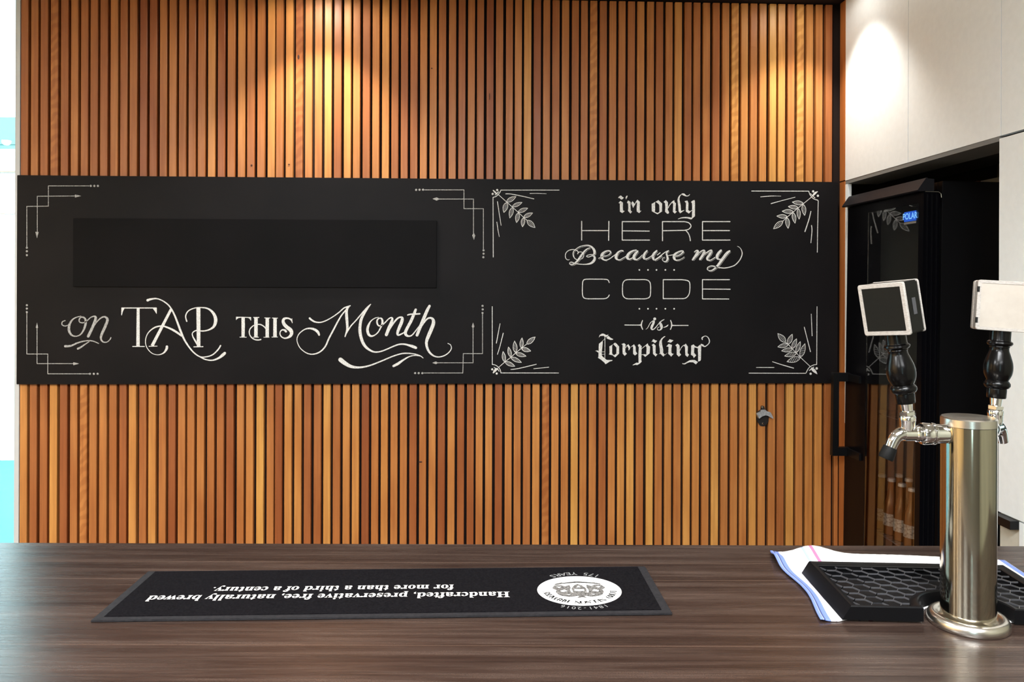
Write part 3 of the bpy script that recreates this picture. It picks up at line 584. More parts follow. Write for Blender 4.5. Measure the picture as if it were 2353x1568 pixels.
part('alcove_backing', (2.06, 2.07, -1.084, 0.02, 0.0, 1.90), mat('grey_alcove_board', (0.45, 0.46, 0.46), 0.7), oc)
part('batten', (2.045, 2.059, -0.235, -0.175, 0.0, 1.90), mat('dark_timber_batten', (0.14, 0.05, 0.025), 0.6), oc)
tc_ = tag(empty('tall_cabinet', (XR, -1.085, 0)), 'tall white cupboard to the right of the fridge with black pull', 'cabinet')
part('door', (XR, XR + 0.018, -1.90, -1.0850, 0.7785, 1.9125), M_WHITE, tc_)
part('carcass', (XR + 0.022, 1.98, -1.90, -1.0872, 0.0, 1.9125), M_BACK, tc_)
part('side_panel', (XR + 0.019, 1.98, -1.0870, -1.0852, 0.0, 1.9120), M_DARKEDGE, tc_)
part('drawer_front', (XR, XR + 0.018, -1.90, -1.1800, 0.05, 0.7740), M_WHITE, tc_)
part('filler_strip', (XR + 0.006, XR + 0.020, -1.1785, -1.0855, 0.05, 0.7740), M_BEIGE, tc_)
hp = bmesh.new()
box(hp, -0.027, 0.0, -0.0945, -0.001, 0.7510, 0.7760)
obj('pull_handle', hp, M_BLACKSAT, tc_)

# ------------------------------------------------------------------ fridge
FY0, FY1 = -0.672, -0.084
fr = tag(empty('drinks_fridge', (XR, -0.38, 0)), 'tall black glass-door drinks fridge standing in the alcove', 'fridge')
for nm, d in (('side_panel', (1.640, 2.04, FY0, FY0 + 0.03, 0.0, 1.832)), ('side_panel', (1.640, 2.04, FY1 - 0.03, FY1, 0.0, 1.832)),
              ('back_panel', (2.01, 2.04, FY0 + 0.03, FY1 - 0.03, 0.0, 1.802)), ('top_panel', (1.640, 2.04, FY0 + 0.03, FY1 - 0.03, 1.802, 1.832)), ('base_panel', (1.640, 2.01, FY0 + 0.03, FY1 - 0.03, 0.0, 0.10))):
    part(nm, d, M_BLACKSAT, fr, 0.002)
ln = bmesh.new()
l_ = fr.location
for d in ((1.655, 2.008, FY0 + 0.031, FY0 + 0.036, 0.101, 1.80), (1.655, 2.008, FY1 - 0.036, FY1 - 0.031, 0.101, 1.80), (2.002, 2.008, FY0 + 0.037, FY1 - 0.037, 0.101, 1.80)):
    box(ln, d[0] - l_.x, d[1] - l_.x, d[2] - l_.y, d[3] - l_.y, d[4], d[5])
obj('liner', ln, M_LINER, fr)
# sloping header strip along the top front edge
hd = [(1.546, 1.797), (1.549, 1.793), (1.606, 1.795), (1.606, 1.838), (1.584, 1.8385), (1.580, 1.842), (1.576, 1.8405)]
obj('header_strip', prism([Vector((x - XR, FY0 - 0.006 - l_.y, z)) for x, z in hd], [Vector((x - XR, -0.082 - l_.y, z)) for x, z in hd]), mat('dark_grey_steel', (0.012, 0.012, 0.014), 0.42, spec=0.12), fr)
# door: frame with glass
OY0, OY1, OZ0, OZ1 = -0.640, -0.262, 0.20, 1.755
dr = bmesh.new()
for d in ((XR, 1.630, FY0, OY0, 0.10, 1.792), (XR, 1.630, OY1, FY1, 0.10, 1.792), (XR, 1.630, OY0, OY1, 0.10, OZ0), (XR, 1.630, OY0, OY1, OZ1, 1.792)):
    box(dr, d[0] - l_.x, d[1] - l_.x, d[2] - l_.y, d[3] - l_.y, d[4], d[5])
door = obj('door', dr, mat('door_frame_black', (0.002, 0.002, 0.003), 0.28, spec=0.12), fr)
part('pane', (XR + 0.0010, XR + 0.0050, OY0 + 0.0005, OY1 - 0.0005, OZ0 + 0.0005, OZ1 - 0.0005), M_GLASS, fr).parent = door
for k in range(3):                                       # grooved door edge facing the room
    bm = bmesh.new(); x0 = 0.012 + 0.017 * k; box(bm, x0, x0 + 0.004, FY0 - 0.003 - l_.y, FY0 - l_.y, 0.11, 1.785); obj('edge_rib', bm, M_BLACKGL, door)
bm = bmesh.new(); pts = [(0.004, 1.7925), (0.052, 1.7925), (0.061, 1.786), (0.063, 1.772)]
tube(bm, [(x, FY0 - 0.002 - l_.y, z) for x, z in pts], 0.0013, 8); obj('edge_rib', bm, mat('pale_edge_metal', (0.5, 0.46, 0.36), 0.3, metal=0.8), door)  # pale metal line round the top corner of the door edge
# handle
hb = bmesh.new()
for d in ((1.500, 1.524, -0.128, -0.104, 0.734, 1.086), (1.524, XR, -0.128, -0.104, 1.050, 1.086), (1.524, XR, -0.128, -0.104, 0.734, 0.770), (XR - 0.010, XR, -0.225, -0.104, 1.053, 1.083), (XR - 0.010, XR, -0.235, -0.104, 0.737, 0.767)):
    box(hb, d[0] - l_.x, d[1] - l_.x, d[2] - l_.y, d[3] - l_.y, d[4], d[5])
obj('handle', hb, M_BLACKSAT, door)
# shelves
for z in (0.437, 0.93, 1.33):
    sb = bmesh.new()
    for k in range(21):
        y = FY0 + 0.05 + k * (FY1 - FY0 - 0.10) / 20
        tube(sb, [(1.66 - l_.x, y - l_.y, z), (1.99 - l_.x, y - l_.y, z)], 0.0016, 6)
    for x in (1.662, 1.825, 1.988): tube(sb, [(x - l_.x, FY0 + 0.045 - l_.y, z - 0.003), (x - l_.x, FY1 - 0.045 - l_.y, z - 0.003)], 0.0028, 6)
    obj('shelf', sb, M_WIRE, fr)

# ------------------------------------------------------------------ text
FONTCACHE = {}
def text_mesh(s, size, align='CENTER', sx=1.0, space=1.0, offset=0.0):
    c = bpy.data.curves.new('t', 'FONT'); c.body = s; c.size = size; c.align_x = align; c.align_y = 'CENTER'; c.space_character = space; c.offset = offset
    c.resolution_u = 3
    o = bpy.data.objects.new('t', c); COL.objects.link(o)
    bpy.context.view_layer.update()
    me = bpy.data.meshes.new_from_object(o.evaluated_get(bpy.context.evaluated_depsgraph_get()))
    bpy.data.objects.remove(o); bpy.data.curves.remove(c)
    for v in me.vertices: v.co.x *= sx
    me.materials.clear()
    return me
def bold(s):
    r = ''
    for ch in s:
        if 'A' <= ch <= 'Z': r += chr(0x1D400 + ord(ch) - 65)
        elif 'a' <= ch <= 'z': r += chr(0x1D41A + ord(ch) - 97)
        else: r += ch
    return r
# small lit maker's display in the corner of the door glass
dp = at(2092, 501, 0, XR)
for nm, d, m in (('display', (XR - 0.0008, XR + 0.0004, dp.y - 0.040, dp.y + 0.040, dp.z - 0.020, dp.z + 0.016), M_BLUE), ('display_strip', (XR - 0.0008, XR + 0.0004, dp.y - 0.040, dp.y + 0.040, dp.z - 0.030, dp.z - 0.022), M_PRINTG)):
    part(nm, d, m, fr).parent = door
me = text_mesh('POLAR', 0.032, offset=0.0008)
o = link('display_lettering', me, M_BLUEL, door); o.location = (-0.0012, dp.y - l_.y, dp.z - 0.002); o.rotation_euler = (PI / 2, 0, -PI / 2)

# the cabinet leans back a little on its castors
fr.rotation_euler = (0, 0.011, 0); fr.location.x = XR - 1.8 * math.sin(0.011); fr.location.z = 0.008

# ------------------------------------------------------------------ bottles in the fridge
FM = Matrix.Translation(fr.location) @ Matrix.Rotation(0.011, 4, 'Y')
bt = empty('beer_bottle'); tag(bt, 'amber beer bottle in the fridge', 'bottle', 'beer bottles on the low fridge shelf')
bm = bmesh.new(); lathe(bm, [(0.026, 0), (0.0300, 0.004), (0.0305, 0.02), (0.0305, 0.105), (0.028, 0.128), (0.0185, 0.158), (0.0145, 0.180), (0.0135, 0.212), (0.0142, 0.222)], 20)
obj('body', bm, M_AMBER, bt, 40)
bm = bmesh.new(); lathe(bm, [(0.0158, 0.216), (0.0162, 0.220), (0.0148, 0.227), (0.010, 0.2285)], 18); obj('cap', bm, M_CAP, bt, 40)
bm = bmesh.new(); lathe(bm, [(0.0309, 0.038), (0.0309, 0.088)], 24, cap=False); obj('label', bm, M_LABEL, bt, 40)
def dup(root, loc, rz=0.0):
    r = root.copy(); COL.objects.link(r); r.location = loc; r.rotation_euler = (0, 0, rz)
    for ch in root.children:
        c = ch.copy(); COL.objects.link(c); c.parent = r
    return r
spots = [(1.700, y) for y in (-0.1640, -0.2400, -0.3230, -0.3990)] + [(1.772, y) for y in (-0.1640, -0.2400, -0.3230, -0.3990)]
for k, (x, y) in enumerate(spots):
    p_ = FM @ Vector((x - XR, y - fr.location.y, 0.4390))
    q = bt if k == 0 else dup(bt, p_)
    q.location = p_; q.rotation_euler = (0, 0.011, 0)
    q['label'] = 'amber beer bottle on the fridge shelf, %s row, %s' % (('front', 'rear')[k // 4], ('nearest the slat wall', 'second from the slat wall', 'third from the slat wall', 'farthest from the slat wall')[k % 4])

# ------------------------------------------------------------------ bar
CZ = 1.0
BA = math.atan2(-2.0688 + 1.999, 0.966 + 0.8549)
BORG = Vector((-0.8549, -1.999, 0))
bar = tag(empty('bar_worktop', (BORG.x, BORG.y, CZ), BA), 'dark walnut laminate worktop of the bar in the foreground', 'worktop')
boxo('slab', (-1.3, 2.20, -0.72, 0.0, -0.04, 0.0), M_COUNTER, bar, b=0.002)
base = tag(empty('bar_counter', (BORG.x, BORG.y, 0), BA), 'dark counter body carrying the walnut worktop', 'counter')
boxo('body', (-1.2, 2.15, -0.66, -0.06, 0.02, 0.958), M_COUNTER, base)
boxo('plinth', (-1.15, 2.10, -0.62, -0.10, 0.0, 0.02), M_BACK, base)

# ------------------------------------------------------------------ bar mat
MC = Vector((-0.131, -2.2537, CZ)); MW, MD = 0.798, 0.187
mt = tag(empty('bar_mat', MC), 'long black bar mat printed with white words and oval crest', 'bar mat')
boxo('edging', (-MW / 2, MW / 2, -MD / 2, MD / 2, 0.0002, 0.0032), M_MATEDGE, mt, b=0.001)
boxo('field', (-MW / 2 + 0.013, MW / 2 - 0.013, -MD / 2 + 0.011, MD / 2 - 0.004, 0.0026, 0.0042), M_MATB, mt, b=0.0006)
ZT = 0.00445
def mat_text(s, x_right, x_left, y, h, name='lettering'):
    me = text_mesh(bold(s), 1.0, 'LEFT', offset=0.004)
    xs = [v.co.x for v in me.vertices]; ys = [v.co.y for v in me.vertices]
    w0, w1 = min(xs), max(xs)
    for v in me.vertices:
        v.co.x = (v.co.x - w0) / (w1 - w0) * (x_right - x_left); v.co.y = v.co.y * h
    o = link(name, me, M_PRINT, mt); o.rotation_euler = (0, 0, PI); o.location = (x_right - MC.x, y - MC.y, ZT)
    return o
mat_text('Handcrafted, preservative free, naturally brewed', 0.0425, -0.4835, -2.2745, 0.0300)
mat_text('for more than a third of a century.', -0.0410, -0.4010, -2.2440, 0.0300)
EC = Vector((0.1474 - MC.x, -2.2630 - MC.y, 0)); EA, EB = 0.0630, 0.0575
def disc(a_, b_, z, n=64, inner=None):
    bm = bmesh.new(); o_ = [bm.verts.new((EC.x + a_ * math.cos(2 * PI * k / n), EC.y + b_ * math.sin(2 * PI * k / n), z)) for k in range(n)]
    if inner is None: bm.faces.new(o_)
    else:
        i_ = [bm.verts.new((EC.x + (a_ - inner) * math.cos(2 * PI * k / n), EC.y + (b_ - inner) * math.sin(2 * PI * k / n), z)) for k in range(n)]
        for k in range(n): bm.faces.new((o_[k], o_[(k + 1) % n], i_[(k + 1) % n], i_[k]))
    return bm
obj('emblem', disc(EA, EB, ZT), mat('emblem_white', (0.60, 0.595, 0.58), 0.8), mt)
obj('emblem_ring', disc(EA - 0.0022, EB - 0.0022, ZT + 0.0001, inner=0.0004), M_INK, mt)
def arc_text(s, rx, ry, a0, a1, size, m, name, boldf=True, flip=False):
    """letters along an ellipse, read from the far side of the bar; angles in degrees in the reader's frame (90 = top)"""
    vs, fs = [], []
    n = len(s)
    for i, ch in enumerate(s):
        if ch == ' ': continue
        th = math.radians(a0 + (a1 - a0) * i / (n - 1))
        g = text_mesh(bold(ch) if boldf else ch, size)
        rot = th - PI / 2 if not flip else th + PI / 2
        cx, cy = rx * math.cos(th), ry * math.sin(th); nb = len(vs)
        for v in g.vertices:
            x, y = v.co.x, v.co.y
            X = cx + x * math.cos(rot) - y * math.sin(rot); Y = cy + x * math.sin(rot) + y * math.cos(rot)
            vs.append((EC.x - X, EC.y - Y, ZT + 0.0002))
        for p in g.polygons: fs.append([nb + k for k in p.vertices])
        bpy.data.meshes.remove(g)
    me = bpy.data.meshes.new(name); me.from_pydata(vs, [], fs); return link(name, me, m, mt)
arc_text('LORD NELSON BREWERY', 0.0500, 0.0450, 170, 10, 0.0142, M_INK, 'emblem_lettering')
arc_text('1841-2016', 0.0650, 0.0665, 118, 62, 0.0130, M_PRINTG, 'lettering', False)
arc_text('175 YEARS', 0.0660, 0.0690, 238, 302, 0.0170, M_PRINTG, 'lettering', False, True)
# fine arc line of marks under the crest, too small to read
dm = bmesh.new()
for k in range(26):
    th = math.radians(228 + 84 * k / 25)
    if k in (5, 14, 20): continue
    x, y = EC.x - 0.050 * math.cos(th), EC.y - 0.046 * math.sin(th); box(dm, x - 0.0006, x + 0.0006, y - 0.0013, y + 0.0013, ZT, ZT + 0.00015)
obj('emblem_marks', dm, M_PRINTG, mt)
# generic crest: shield, helm, two supporters, ribbon (mottled engraving)
NB = [0]
def blob(pts, m, name='crest'):
    NB[0] += 1
    bm = bmesh.new(); q = [Vector((EC.x - x, EC.y - y, ZT + 0.00025 + 0.00012 * NB[0])) for x, y in pts]
    vv = [bm.verts.new(p) for p in q]
    for t_ in tessellate_polygon([q]): bm.faces.new([vv[i] for i in t_])
    return obj(name, bm, m, mt)
blob([(-0.013,0.009),(0.013,0.009),(0.018,0.016),(0.030,0.021),(0.016,0.026),(0.006,0.022),(-0.006,0.022),(-0.016,0.026),(-0.030,0.021),(-0.018,0.016)], M_CREST)
blob([(-0.010,0.010),(0.010,0.010),(0.011,-0.006),(0.006,-0.018),(0,-0.024),(-0.006,-0.018),(-0.011,-0.006)], M_CREST)
blob([(-0.006,0.011),(0.006,0.011),(0.007,0.019),(0.003,0.024),(0.007,0.030),(-0.002,0.027),(-0.008,0.031),(-0.004,0.023),(-0.007,0.018)], M_CREST)
for s in (1, -1):
    blob([(s*x, y) for x, y in [(0.013,-0.020),(0.020,-0.014),(0.026,-0.020),(0.036,-0.018),(0.040,-0.008),(0.034,0.000),(0.036,0.008),(0.032,0.018),(0.024,0.022),(0.018,0.017),(0.013,0.010),(0.014,0.000),(0.012,-0.008)]], M_CREST)
blob([(-0.036,-0.020),(-0.020,-0.027),(0,-0.029),(0.020,-0.027),(0.036,-0.020),(0.034,-0.024),(0.018,-0.033),(0,-0.035),(-0.018,-0.033),(-0.034,-0.024)], M_CREST)

M_EW = bpy.data.materials['emblem_white']
for pts in ([(-0.007,0.005),(0.002,0.007),(0.008,0.004),(0.007,-0.003),(-0.001,-0.001),(-0.007,-0.002)], [(-0.003,-0.008),(0.003,-0.008),(0,-0.016)],
            [(0.018,0.006),(0.027,0.010),(0.029,0.004),(0.022,0.000)], [(-0.018,0.006),(-0.027,0.010),(-0.029,0.004),(-0.022,0.000)],
            [(0.026,-0.010),(0.034,-0.012),(0.030,-0.005)], [(-0.026,-0.010),(-0.034,-0.012),(-0.030,-0.005)], [(0.015,0.019),(0.021,0.020),(0.018,0.023)], [(-0.015,0.019),(-0.021,0.020),(-0.018,0.023)], [(-0.024,-0.0245),(0,-0.0305),(0.024,-0.0245),(0.020,-0.0285),(0,-0.0330),(-0.020,-0.0285)]):
    blob(pts, M_EW, 'crest_highlight')

# ------------------------------------------------------------------ tea towel
TW = Vector((0.665, -2.387, 0))          # tower axis
tb = bmesh.new(); uvl = tb.loops.layers.uv.new('UVMap')
NU, NV = 110, 70
cBL, cFL, cFR, cBR = Vector((0.498, -2.096)), Vector((0.4715, -2.3740)), Vector((0.845, -2.405)), Vector((0.878, -2.146))
rn = random.Random(8); grid = []
TOFY = lambda x: -2.3670 - (x - 0.505) * 0.0875
for i in range(NU + 1):
    row = []
    for j in range(NV + 1):
        u, v = i / NU, j / NV
        fr_ = cFL * (1 - u) + cFR * u
        k_ = max(0.0, min(1.0, (fr_.x - 0.494) / 0.02)); fr_.y = fr_.y * (1 - k_) + max(fr_.y, TOFY(fr_.x)) * k_
        p = (cBL * (1 - u) + cBR * u) * (1 - v) + fr_ * v
        z = 0.0022 + 0.00025 * math.sin(u * 170) * (0.5 + 0.5 * math.sin(v * 60))
        z += 0.0105 * math.exp(-((u - 0.19) / 0.09) ** 2) * math.exp(-(v / 0.20) ** 2)      # lifted fold at the back
        z += 0.0030 * math.exp(-((u - 0.55) / 0.3) ** 2) * math.exp(-(v / 0.10) ** 2)
        z += 0.0026 * math.exp(-(u / 0.022) ** 2)                                             # rolled hem
        z += 0.0100 * math.exp(-((u - 0.01) / 0.05) ** 2) * math.exp(-((v - 0.17) / 0.10) ** 2)
        p.y += 0.010 * math.exp(-((u - 0.20) / 0.10) ** 2) * (1 - v) ** 3
        p.x += (-0.006 * math.sin(v * 7.5)) * (1 - u) ** 6
        row.append(tb.verts.new((p.x, p.y, CZ + z)))
    grid.append(row)
for i in range(NU):
    for j in range(NV):
        c_ = (grid[i][j].co + grid[i + 1][j + 1].co) / 2
        if (Vector((c_.x, c_.y)) - Vector((TW.x, TW.y))).length < 0.0585: continue
        f = tb.faces.new((grid[i][j], grid[i][j + 1], grid[i + 1][j + 1], grid[i + 1][j]))
        for l, (a_, b_) in zip(f.loops, ((i, j), (i, j + 1), (i + 1, j + 1), (i + 1, j))): l[uvl].uv = (a_ / NU, b_ / NV)
bmesh.ops.delete(tb, geom=[v for v in tb.verts if not v.link_faces], context='VERTS')
mtw = mat('tea_towel_cotton', (0.8, 0.8, 0.82), 0.9)
tcn = N(mtw, 'ShaderNodeTexCoord'); spn = N(mtw, 'ShaderNodeSeparateXYZ'); L(mtw, tcn.outputs['UV'], spn.inputs[0]); U_ = spn.outputs[0]
c = (0.80, 0.79, 0.80)
def stripe(c, u0, u1, col):
    k = math_(mtw, 'MULTIPLY', math_(mtw, 'GREATER_THAN', U_, u0), math_(mtw, 'LESS_THAN', U_, u1))
    return mix(mtw, k, c, col)
c = stripe(c, -1, 0.036, (0.13, 0.19, 0.48)); c = stripe(c, 0.010, 0.018, (0.04, 0.06, 0.18)); c = stripe(c, 0.052, 0.056, (0.50, 0.40, 0.46))
c = stripe(c, 0.140, 0.150, (0.24, 0.34, 0.55)); c = stripe(c, 0.176, 0.190, (0.48, 0.14, 0.27)); c = stripe(c, 0.975, 2, (0.13, 0.19, 0.48))
chk = math_(mtw, 'GREATER_THAN', math_(mtw, 'SINE', math_(mtw, 'MULTIPLY', U_, 140.0)), 0.985)
c = mix(mtw, math_(mtw, 'MULTIPLY', chk, 0.9), c, (0.35, 0.38, 0.46))
L(mtw, c, bsdf(mtw).inputs['Base Color'])
tw = obj('tea_towel', tb, mtw, smooth=60)
md = tw.modifiers.new('thickness', 'SOLIDIFY'); md.thickness = 0.0018; md.offset = -1
tag(tw, 'white tea towel with blue striped hem under the black drip tray', 'tea towel')

# ------------------------------------------------------------------ drip tray
TA = math.radians(-5.0); TO = Vector((0.5225, -2.1985, CZ + 0.0030)); TWD, TDP, TH = 0.302, 0.1785, 0.0195
tray = tag(empty('drip_tray', TO, TA), 'black plastic drip tray with honeycomb grid around the beer tower', 'drip tray')
Ti = Matrix.Rotation(-TA, 3, 'Z')
tcx = Ti @ (Vector((TW.x, TW.y, 0)) - Vector((TO.x, TO.y, 0)))          # tower axis in tray space (x right, y towards camera is negative)
def outline(inset, rn_):
    x0, x1, y0, y1 = inset, TWD - inset, -TDP + inset, -inset
    pts = [(x0, y1), (x0, y0)]
    h = y0 - tcx.y; a0 = math.asin(max(-1, min(1, h / rn_)))
    for k in range(25):
        th = PI - a0 + (a0 - (PI - a0)) * k / 24
        pts.append((tcx.x + rn_ * math.cos(th), tcx.y + rn_ * math.sin(th)))
    pts += [(x1, y0), (x1, y1)]
    return pts
RN = 0.0605
o0, o1, o2 = outline(0.0, RN), outline(0.0045, RN + 0.0045), outline(0.0115, RN + 0.011)
bm = bmesh.new()
def ringv(pts, z): return [bm.verts.new((x, y, z)) for x, y in pts]
fl = [(x - 0.011 * (1 if i_ < 2 else 0) + 0.008 * (1 if i_ >= len(o0) - 2 else 0), y) for i_, (x, y) in enumerate(o0)]
rings = [ringv(fl, 0.0), ringv(o0, TH - 0.0015), ringv([(x, y) for x, y in outline(0.0012, RN + 0.0012)], TH), ringv(o1, TH), ringv(o2, TH - 0.0035), ringv(o2, 0.003)]
for p, q in zip(rings, rings[1:]):
    n = len(p)
    for k in range(n): bm.faces.new((p[k], p[(k + 1) % n], q[(k + 1) % n], q[k]))
bm.faces.new(rings[0][::-1]); bm.faces.new(rings[-1])
obj('tray_body', bm, M_BLACKPL, tray, 30)
# honeycomb
HS = 0.0133; hx = 1.5 * HS; hy = math.sqrt(3) * HS; segs = set()
def inside(x, y): return 0.012 < x < TWD - 0.012 and -TDP + 0.012 < y < -0.012 and math.hypot(x - tcx.x, y - tcx.y) > RN + 0.011
for i in range(-1, 22):
    for j in range(-1, 12):
        cx_, cy_ = i * hx + 0.006, -(j * hy + (hy / 2 if i % 2 else 0)) - 0.004
        P = [(cx_ + HS * math.cos(PI / 3 * k), cy_ + HS * math.sin(PI / 3 * k)) for k in range(6)]
        for k in range(6):
            a_, b_ = P[k], P[(k + 1) % 6]; key = tuple(sorted((tuple(round(t * 1e4) for t in a_), tuple(round(t * 1e4) for t in b_))))
            segs.add((key, a_, b_) if key not in {s[0] for s in segs} else next(s for s in segs if s[0] == key))
hb = bmesh.new(); ZG = TH - 0.0042
for key, a_, b_ in segs:
    n_ = 10; run = [inside(a_[0] + (b_[0] - a_[0]) * t / n_, a_[1] + (b_[1] - a_[1]) * t / n_) for t in range(n_ + 1)]
    if not any(run): continue
    i0 = run.index(True); i1 = n_ - run[::-1].index(True)
    if i1 <= i0: continue
    A = Vector((a_[0] + (b_[0] - a_[0]) * i0 / n_, a_[1] + (b_[1] - a_[1]) * i0 / n_, 0)); B = Vector((a_[0] + (b_[0] - a_[0]) * i1 / n_, a_[1] + (b_[1] - a_[1]) * i1 / n_, 0))
    d_ = (B - A).normalized(); nn = Vector((-d_.y, d_.x, 0)) * 0.0004
    vs = [hb.verts.new(p + Vector((0, 0, z))) for z in (ZG - 0.0022, ZG) for p in (A - nn, B - nn, B + nn, A + nn)]
    for f in ((4, 5, 6, 7), (0, 1, 5, 4), (1, 2, 6, 5), (2, 3, 7, 6), (3, 0, 4, 7)): hb.faces.new([vs[k] for k in f])
obj('honeycomb_grid', hb, mat('grey_edged_plastic', (0.055, 0.055, 0.06), 0.18, spec=0.9), tray)

# ------------------------------------------------------------------ beer tower
tower = tag(empty('beer_tower', (TW.x, TW.y, CZ)), 'brushed steel beer tower with two taps on the bar', 'beer tower')
RTW = 0.0342
bm = bmesh.new(); lathe(bm, [(RTW, 0.004), (RTW, 0.271)], 96); obj('column', bm, M_STEEL, tower, 30)
bm = bmesh.new(); lathe(bm, [(RTW + 0.0004, 0.2716), (RTW + 0.0004, 0.2815), (RTW - 0.0012, 0.2830), (0.028, 0.2833), (0.0, 0.2833)][:4] + [(0.001, 0.2834)], 96); obj('top_cap', bm, M_STEELB, tower, 30)
bm = bmesh.new(); lathe(bm, [(0.0495, 0.0), (0.0504, 0.001), (0.0508, 0.005), (0.0505, 0.0085), (0.0492, 0.0115), (0.0468, 0.0138), (0.0436, 0.0148), (0.0405, 0.0142), (0.0376, 0.0122), (0.0352, 0.0100)], 96); obj('base_flange', bm, M_STEELB, tower, 60)
def rim(s, w, y0, y1, rc, M):
    def rr(h, r):
        out = []
        for cx, cz, a0 in ((h - r, h - r, 0), (-h + r, h - r, 90), (-h + r, -h + r, 180), (h - r, -h + r, 270)):
            out += [(cx + r * math.cos(math.radians(a0 + 22.5 * k)), cz + r * math.sin(math.radians(a0 + 22.5 * k))) for k in range(5)]
        return out
    bm = bmesh.new(); R = []
    for pts, y in ((rr(s - 0.0006, rc), y0), (rr(s, rc), y0 + 0.0006), (rr(s, rc), y1 - 0.0006), (rr(s - 0.0006, rc), y1), (rr(s - w, 0.0004), y1), (rr(s - w, 0.0004), y0)):
        R.append([bm.verts.new(M @ Vector((x, y, z))) for x, z in pts])
    for a_, b_ in zip(R, R[1:] + R[:1]):
        for k in range(20): bm.faces.new((a_[k], a_[(k + 1) % 20], b_[(k + 1) % 20], b_[k]))
    return bm
def faucet(phi, az, tilt, f0=0.004, f1=0.0022):
    # phi: direction of the tap in the plan; az: direction the badge's black face looks; tilt: lean of the handle across the view
    A = Matrix.Translation((0, 0, 0.2600)) @ Matrix.Rotation(phi, 4, 'Z')
    X = A @ Matrix.Rotation(PI / 2, 4, 'Y')                     # local z -> outward
    bm = bmesh.new()
    lathe(bm, [(0.0132, 0.032), (0.0135, 0.0475), (0.0148, 0.0480), (0.0152, 0.0500), (0.0148, 0.0520), (0.0132, 0.0525), (0.0132, 0.0545), (0.0148, 0.0550), (0.0150, 0.0640), (0.0140, 0.0662), (0.0108, 0.0670), (0.0104, 0.0700), (0.0112, 0.0710), (0.0110, 0.0740), (0.0098, 0.0750), (0.0096, 0.0900)], 36, X)
    sp = smoothpts([(0.084, 0, 0.0), (0.092, 0, 0.0005), (0.0985, 0, -0.0020), (0.1035, 0, -0.0080), (0.1070, 0, -0.0155), (0.1105, 0, -0.0235)], 5)
    rr = [0.0096 - 0.0026 * k / (len(sp) - 1) for k in range(len(sp))]
    tube(bm, sp, rr, 24, A)
    lathe(bm, [(0.0085, 0.004), (0.0098, 0.0100), (0.0100, 0.0170), (0.0104, 0.0180), (0.0104, 0.0235), (0.0090, 0.0255), (0.0075, 0.0262)], 28, A @ Matrix.Translation((0.0845, 0, 0)))
    f = obj('faucet', bm, M_CHROME, tower, 40)
    d = (Vector(sp[-1]) - Vector(sp[-3])).normalized()
    if phi > 2:
        bm = bmesh.new(); c0 = Vector(sp[-1]) - d * 0.0060
        tube(bm, [c0, c0 + d * 0.001, c0 + d * 0.015, c0 + d * 0.0175], [0.0084, 0.0090, 0.0100, 0.0092], 24, A); obj('rubber_cap', bm, M_RUBBER, f, 40)
    # handle
    hz = Matrix.Translation((A @ Vector((0.0845, 0, 0.026)))) @ Matrix.Rotation(tilt, 4, FW)
    bm = bmesh.new(); lathe(bm, [(0.0105, 0.0), (0.0108, 0.0048), (0.0092, 0.0056)], 6, hz)
    lathe(bm, [(0.0088, 0.0050), (0.0072, 0.0056), (0.0082, 0.0170)], 20, hz); ferr = obj('ferrule', bm, M_CHROME, tower, 30)
    H = hz @ Matrix.Translation((0, 0, 0.0160))
    bm = bmesh.new()
    prof = [(0.0118, 0), (0.0124, 0.0015), (0.0127, 0.0120), (0.0124, 0.0135), (0.0150, 0.0150), (0.0168, 0.0180), (0.0168, 0.0210), (0.0150, 0.0240), (0.0136, 0.0255)]
    prof += smoothpts([(0.0145, 0.0270), (0.0175, 0.0340), (0.0186, 0.0420), (0.0178, 0.0510), (0.0148, 0.0610), (0.0124, 0.0680), (0.0122, 0.0720)], 4)
    prof += [(0.0130, 0.0730), (0.0126, 0.0745), (0.0150, 0.0755), (0.0166, 0.0780), (0.0160, 0.0805), (0.0138, 0.0820), (0.0134, 0.0835), (0.0134, 0.0980)]
    lathe(bm, prof, 36, H); hnd = obj('tap_handle', bm, M_LACQ, tower, 35)
    B = H @ Matrix.Translation((0, 0, 0.0970 + 0.0345)) @ Matrix.Rotation(az + PI / 2, 4, 'Z')   # badge: black face towards local -y
    s = 0.0355; T = 0.0165
    obj('badge_core', bbox(-s + 0.0008, s - 0.0008, -T + f0 - 0.0004, T - f1 + 0.0004, -s + 0.0008, s - 0.0008, 0.002, M=B), M_BADGE, hnd, 30)
    for y0, y1, m, b_ in ((-T, -T + f0, M_BADGE, 0.0058), (T - f1, T, M_CREAM, 0.0045)):
        obj('acrylic_rim', rim(s, b_, y0, y1, 0.0035, B), M_ACRYL, hnd, 30)
        yy = (y0 + 0.0006, y1 - 0.0006)
        bm = bmesh.new(); box(bm, -s + b_, s - b_, yy[0], yy[1], -s + b_, s - b_); bmesh.ops.transform(bm, matrix=B, verts=bm.verts[:])
        obj('badge_insert', bm, m, hnd)
    bm = bmesh.new(); box(bm, s - 0.0010, s - 0.0004, -0.003, 0.004, -0.010, 0.012, M=B); obj('badge_slot', bm, mat('grey_slot', (0.05, 0.05, 0.055), 0.5), hnd)
    for z in (-0.022, 0.022) if f1 > 0.01 else ():
        bm = bmesh.new(); box(bm, s - 0.0025, s + 0.0002, T - 0.004, T + 0.0002, z - 0.004, z + 0.004, M=B); obj('badge_clip', bm, M_BADGE, hnd)
faucet(math.radians(181.6 - 2.2), math.radians(206), math.radians(-9.0))
faucet(math.radians(37 - 2.2), math.radians(69), math.radians(3.6), 0.010, 0.018)

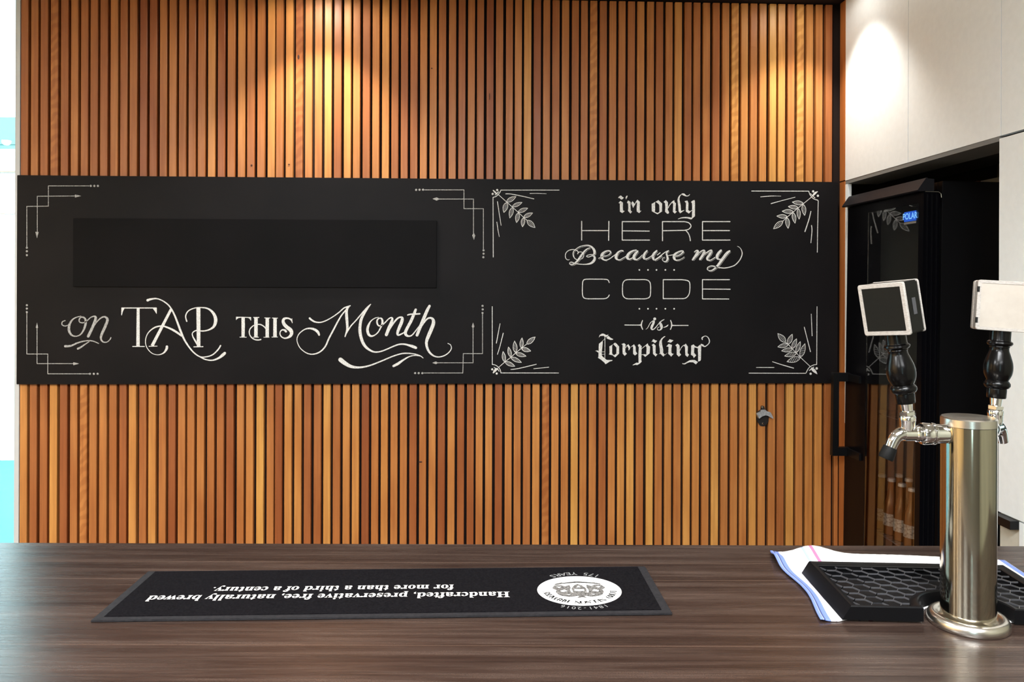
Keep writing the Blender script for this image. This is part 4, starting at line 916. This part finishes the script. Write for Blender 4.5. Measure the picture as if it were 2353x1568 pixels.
# ------------------------------------------------------------------ downlights
for k, (x, y, e) in enumerate(DOWNLIGHTS):
    dl = empty('downlight', (x, y, CEIL))
    where = ('over the slat wall', 'over the bar', 'over the room behind the viewer', 'added unseen to brighten the far timber wall')[k // 3]; side = ('by the windows', 'in the middle of its row', 'nearest the white cupboards')[k % 3] if k < 9 else ('window end', 'middle', 'far end')[k % 3]
    tag(dl, 'round recessed ceiling downlight %s, %s' % (where, side), 'downlight', 'ceiling downlights')
    bm = bmesh.new(); lathe(bm, [(0.052, -0.001), (0.050, -0.006), (0.040, -0.006), (0.038, -0.001)], 32, cap=False); obj('trim_ring', bm, M_GREY, dl, 40)
    bm = bmesh.new(); lathe(bm, [(0.038, -0.0030), (0.037, -0.0018)], 24); obj('lens', bm, M_LAMP, dl)
    ld = bpy.data.lights.new('spot', 'SPOT'); ld.energy = e; ld.color = LAMP_COL; ld.spot_size = SPOT_ANGLE; ld.spot_blend = SPOT_BLEND; ld.shadow_soft_size = 0.03
    lo = bpy.data.objects.new('lamp_beam', ld); COL.objects.link(lo); lo.parent = dl; lo.location = (0, 0, -0.012)
    ld = bpy.data.lights.new('spill', 'SPOT'); ld.energy = e * SPILL * (0.5 if k == 2 else 1.0); ld.color = LAMP_COL; ld.spot_size = math.radians(172); ld.spot_blend = 0.4; ld.shadow_soft_size = 0.035
    lo = bpy.data.objects.new('lamp_spill', ld); COL.objects.link(lo); lo.parent = dl; lo.location = (0, 0, -0.014)

for k, (x, y, e) in enumerate(FILL_PANELS):
    pn = tag(empty('added_fill_panel', (x, y, CEIL)), 'flat white fill light panel added unseen behind the viewer, %s' % ('near the windows, front row', 'near the middle, front row', 'near the windows, back row', 'near the middle, back row')[k], 'ceiling light', 'added fill light panels')
    bm = bmesh.new()
    for d in ((-0.61, 0.61, -0.31, -0.295, -0.012, -0.001), (-0.61, 0.61, 0.295, 0.31, -0.012, -0.001), (-0.61, -0.595, -0.295, 0.295, -0.012, -0.001), (0.595, 0.61, -0.295, 0.295, -0.012, -0.001)): box(bm, *d)
    obj('frame', bm, M_GREY, pn)
    boxo('diffuser', (-0.594, 0.594, -0.294, 0.294, -0.006, -0.002), emis('fill_panel_diffuser', FILL_PANEL_COL, 5.0), pn)
    ld = bpy.data.lights.new('panel', 'AREA'); ld.shape = 'RECTANGLE'; ld.size = 1.18; ld.size_y = 0.58; ld.energy = e; ld.color = FILL_PANEL_COL
    lo = bpy.data.objects.new('fill_panel_light', ld); COL.objects.link(lo); lo.parent = pn; lo.location = (0, 0, -0.013)
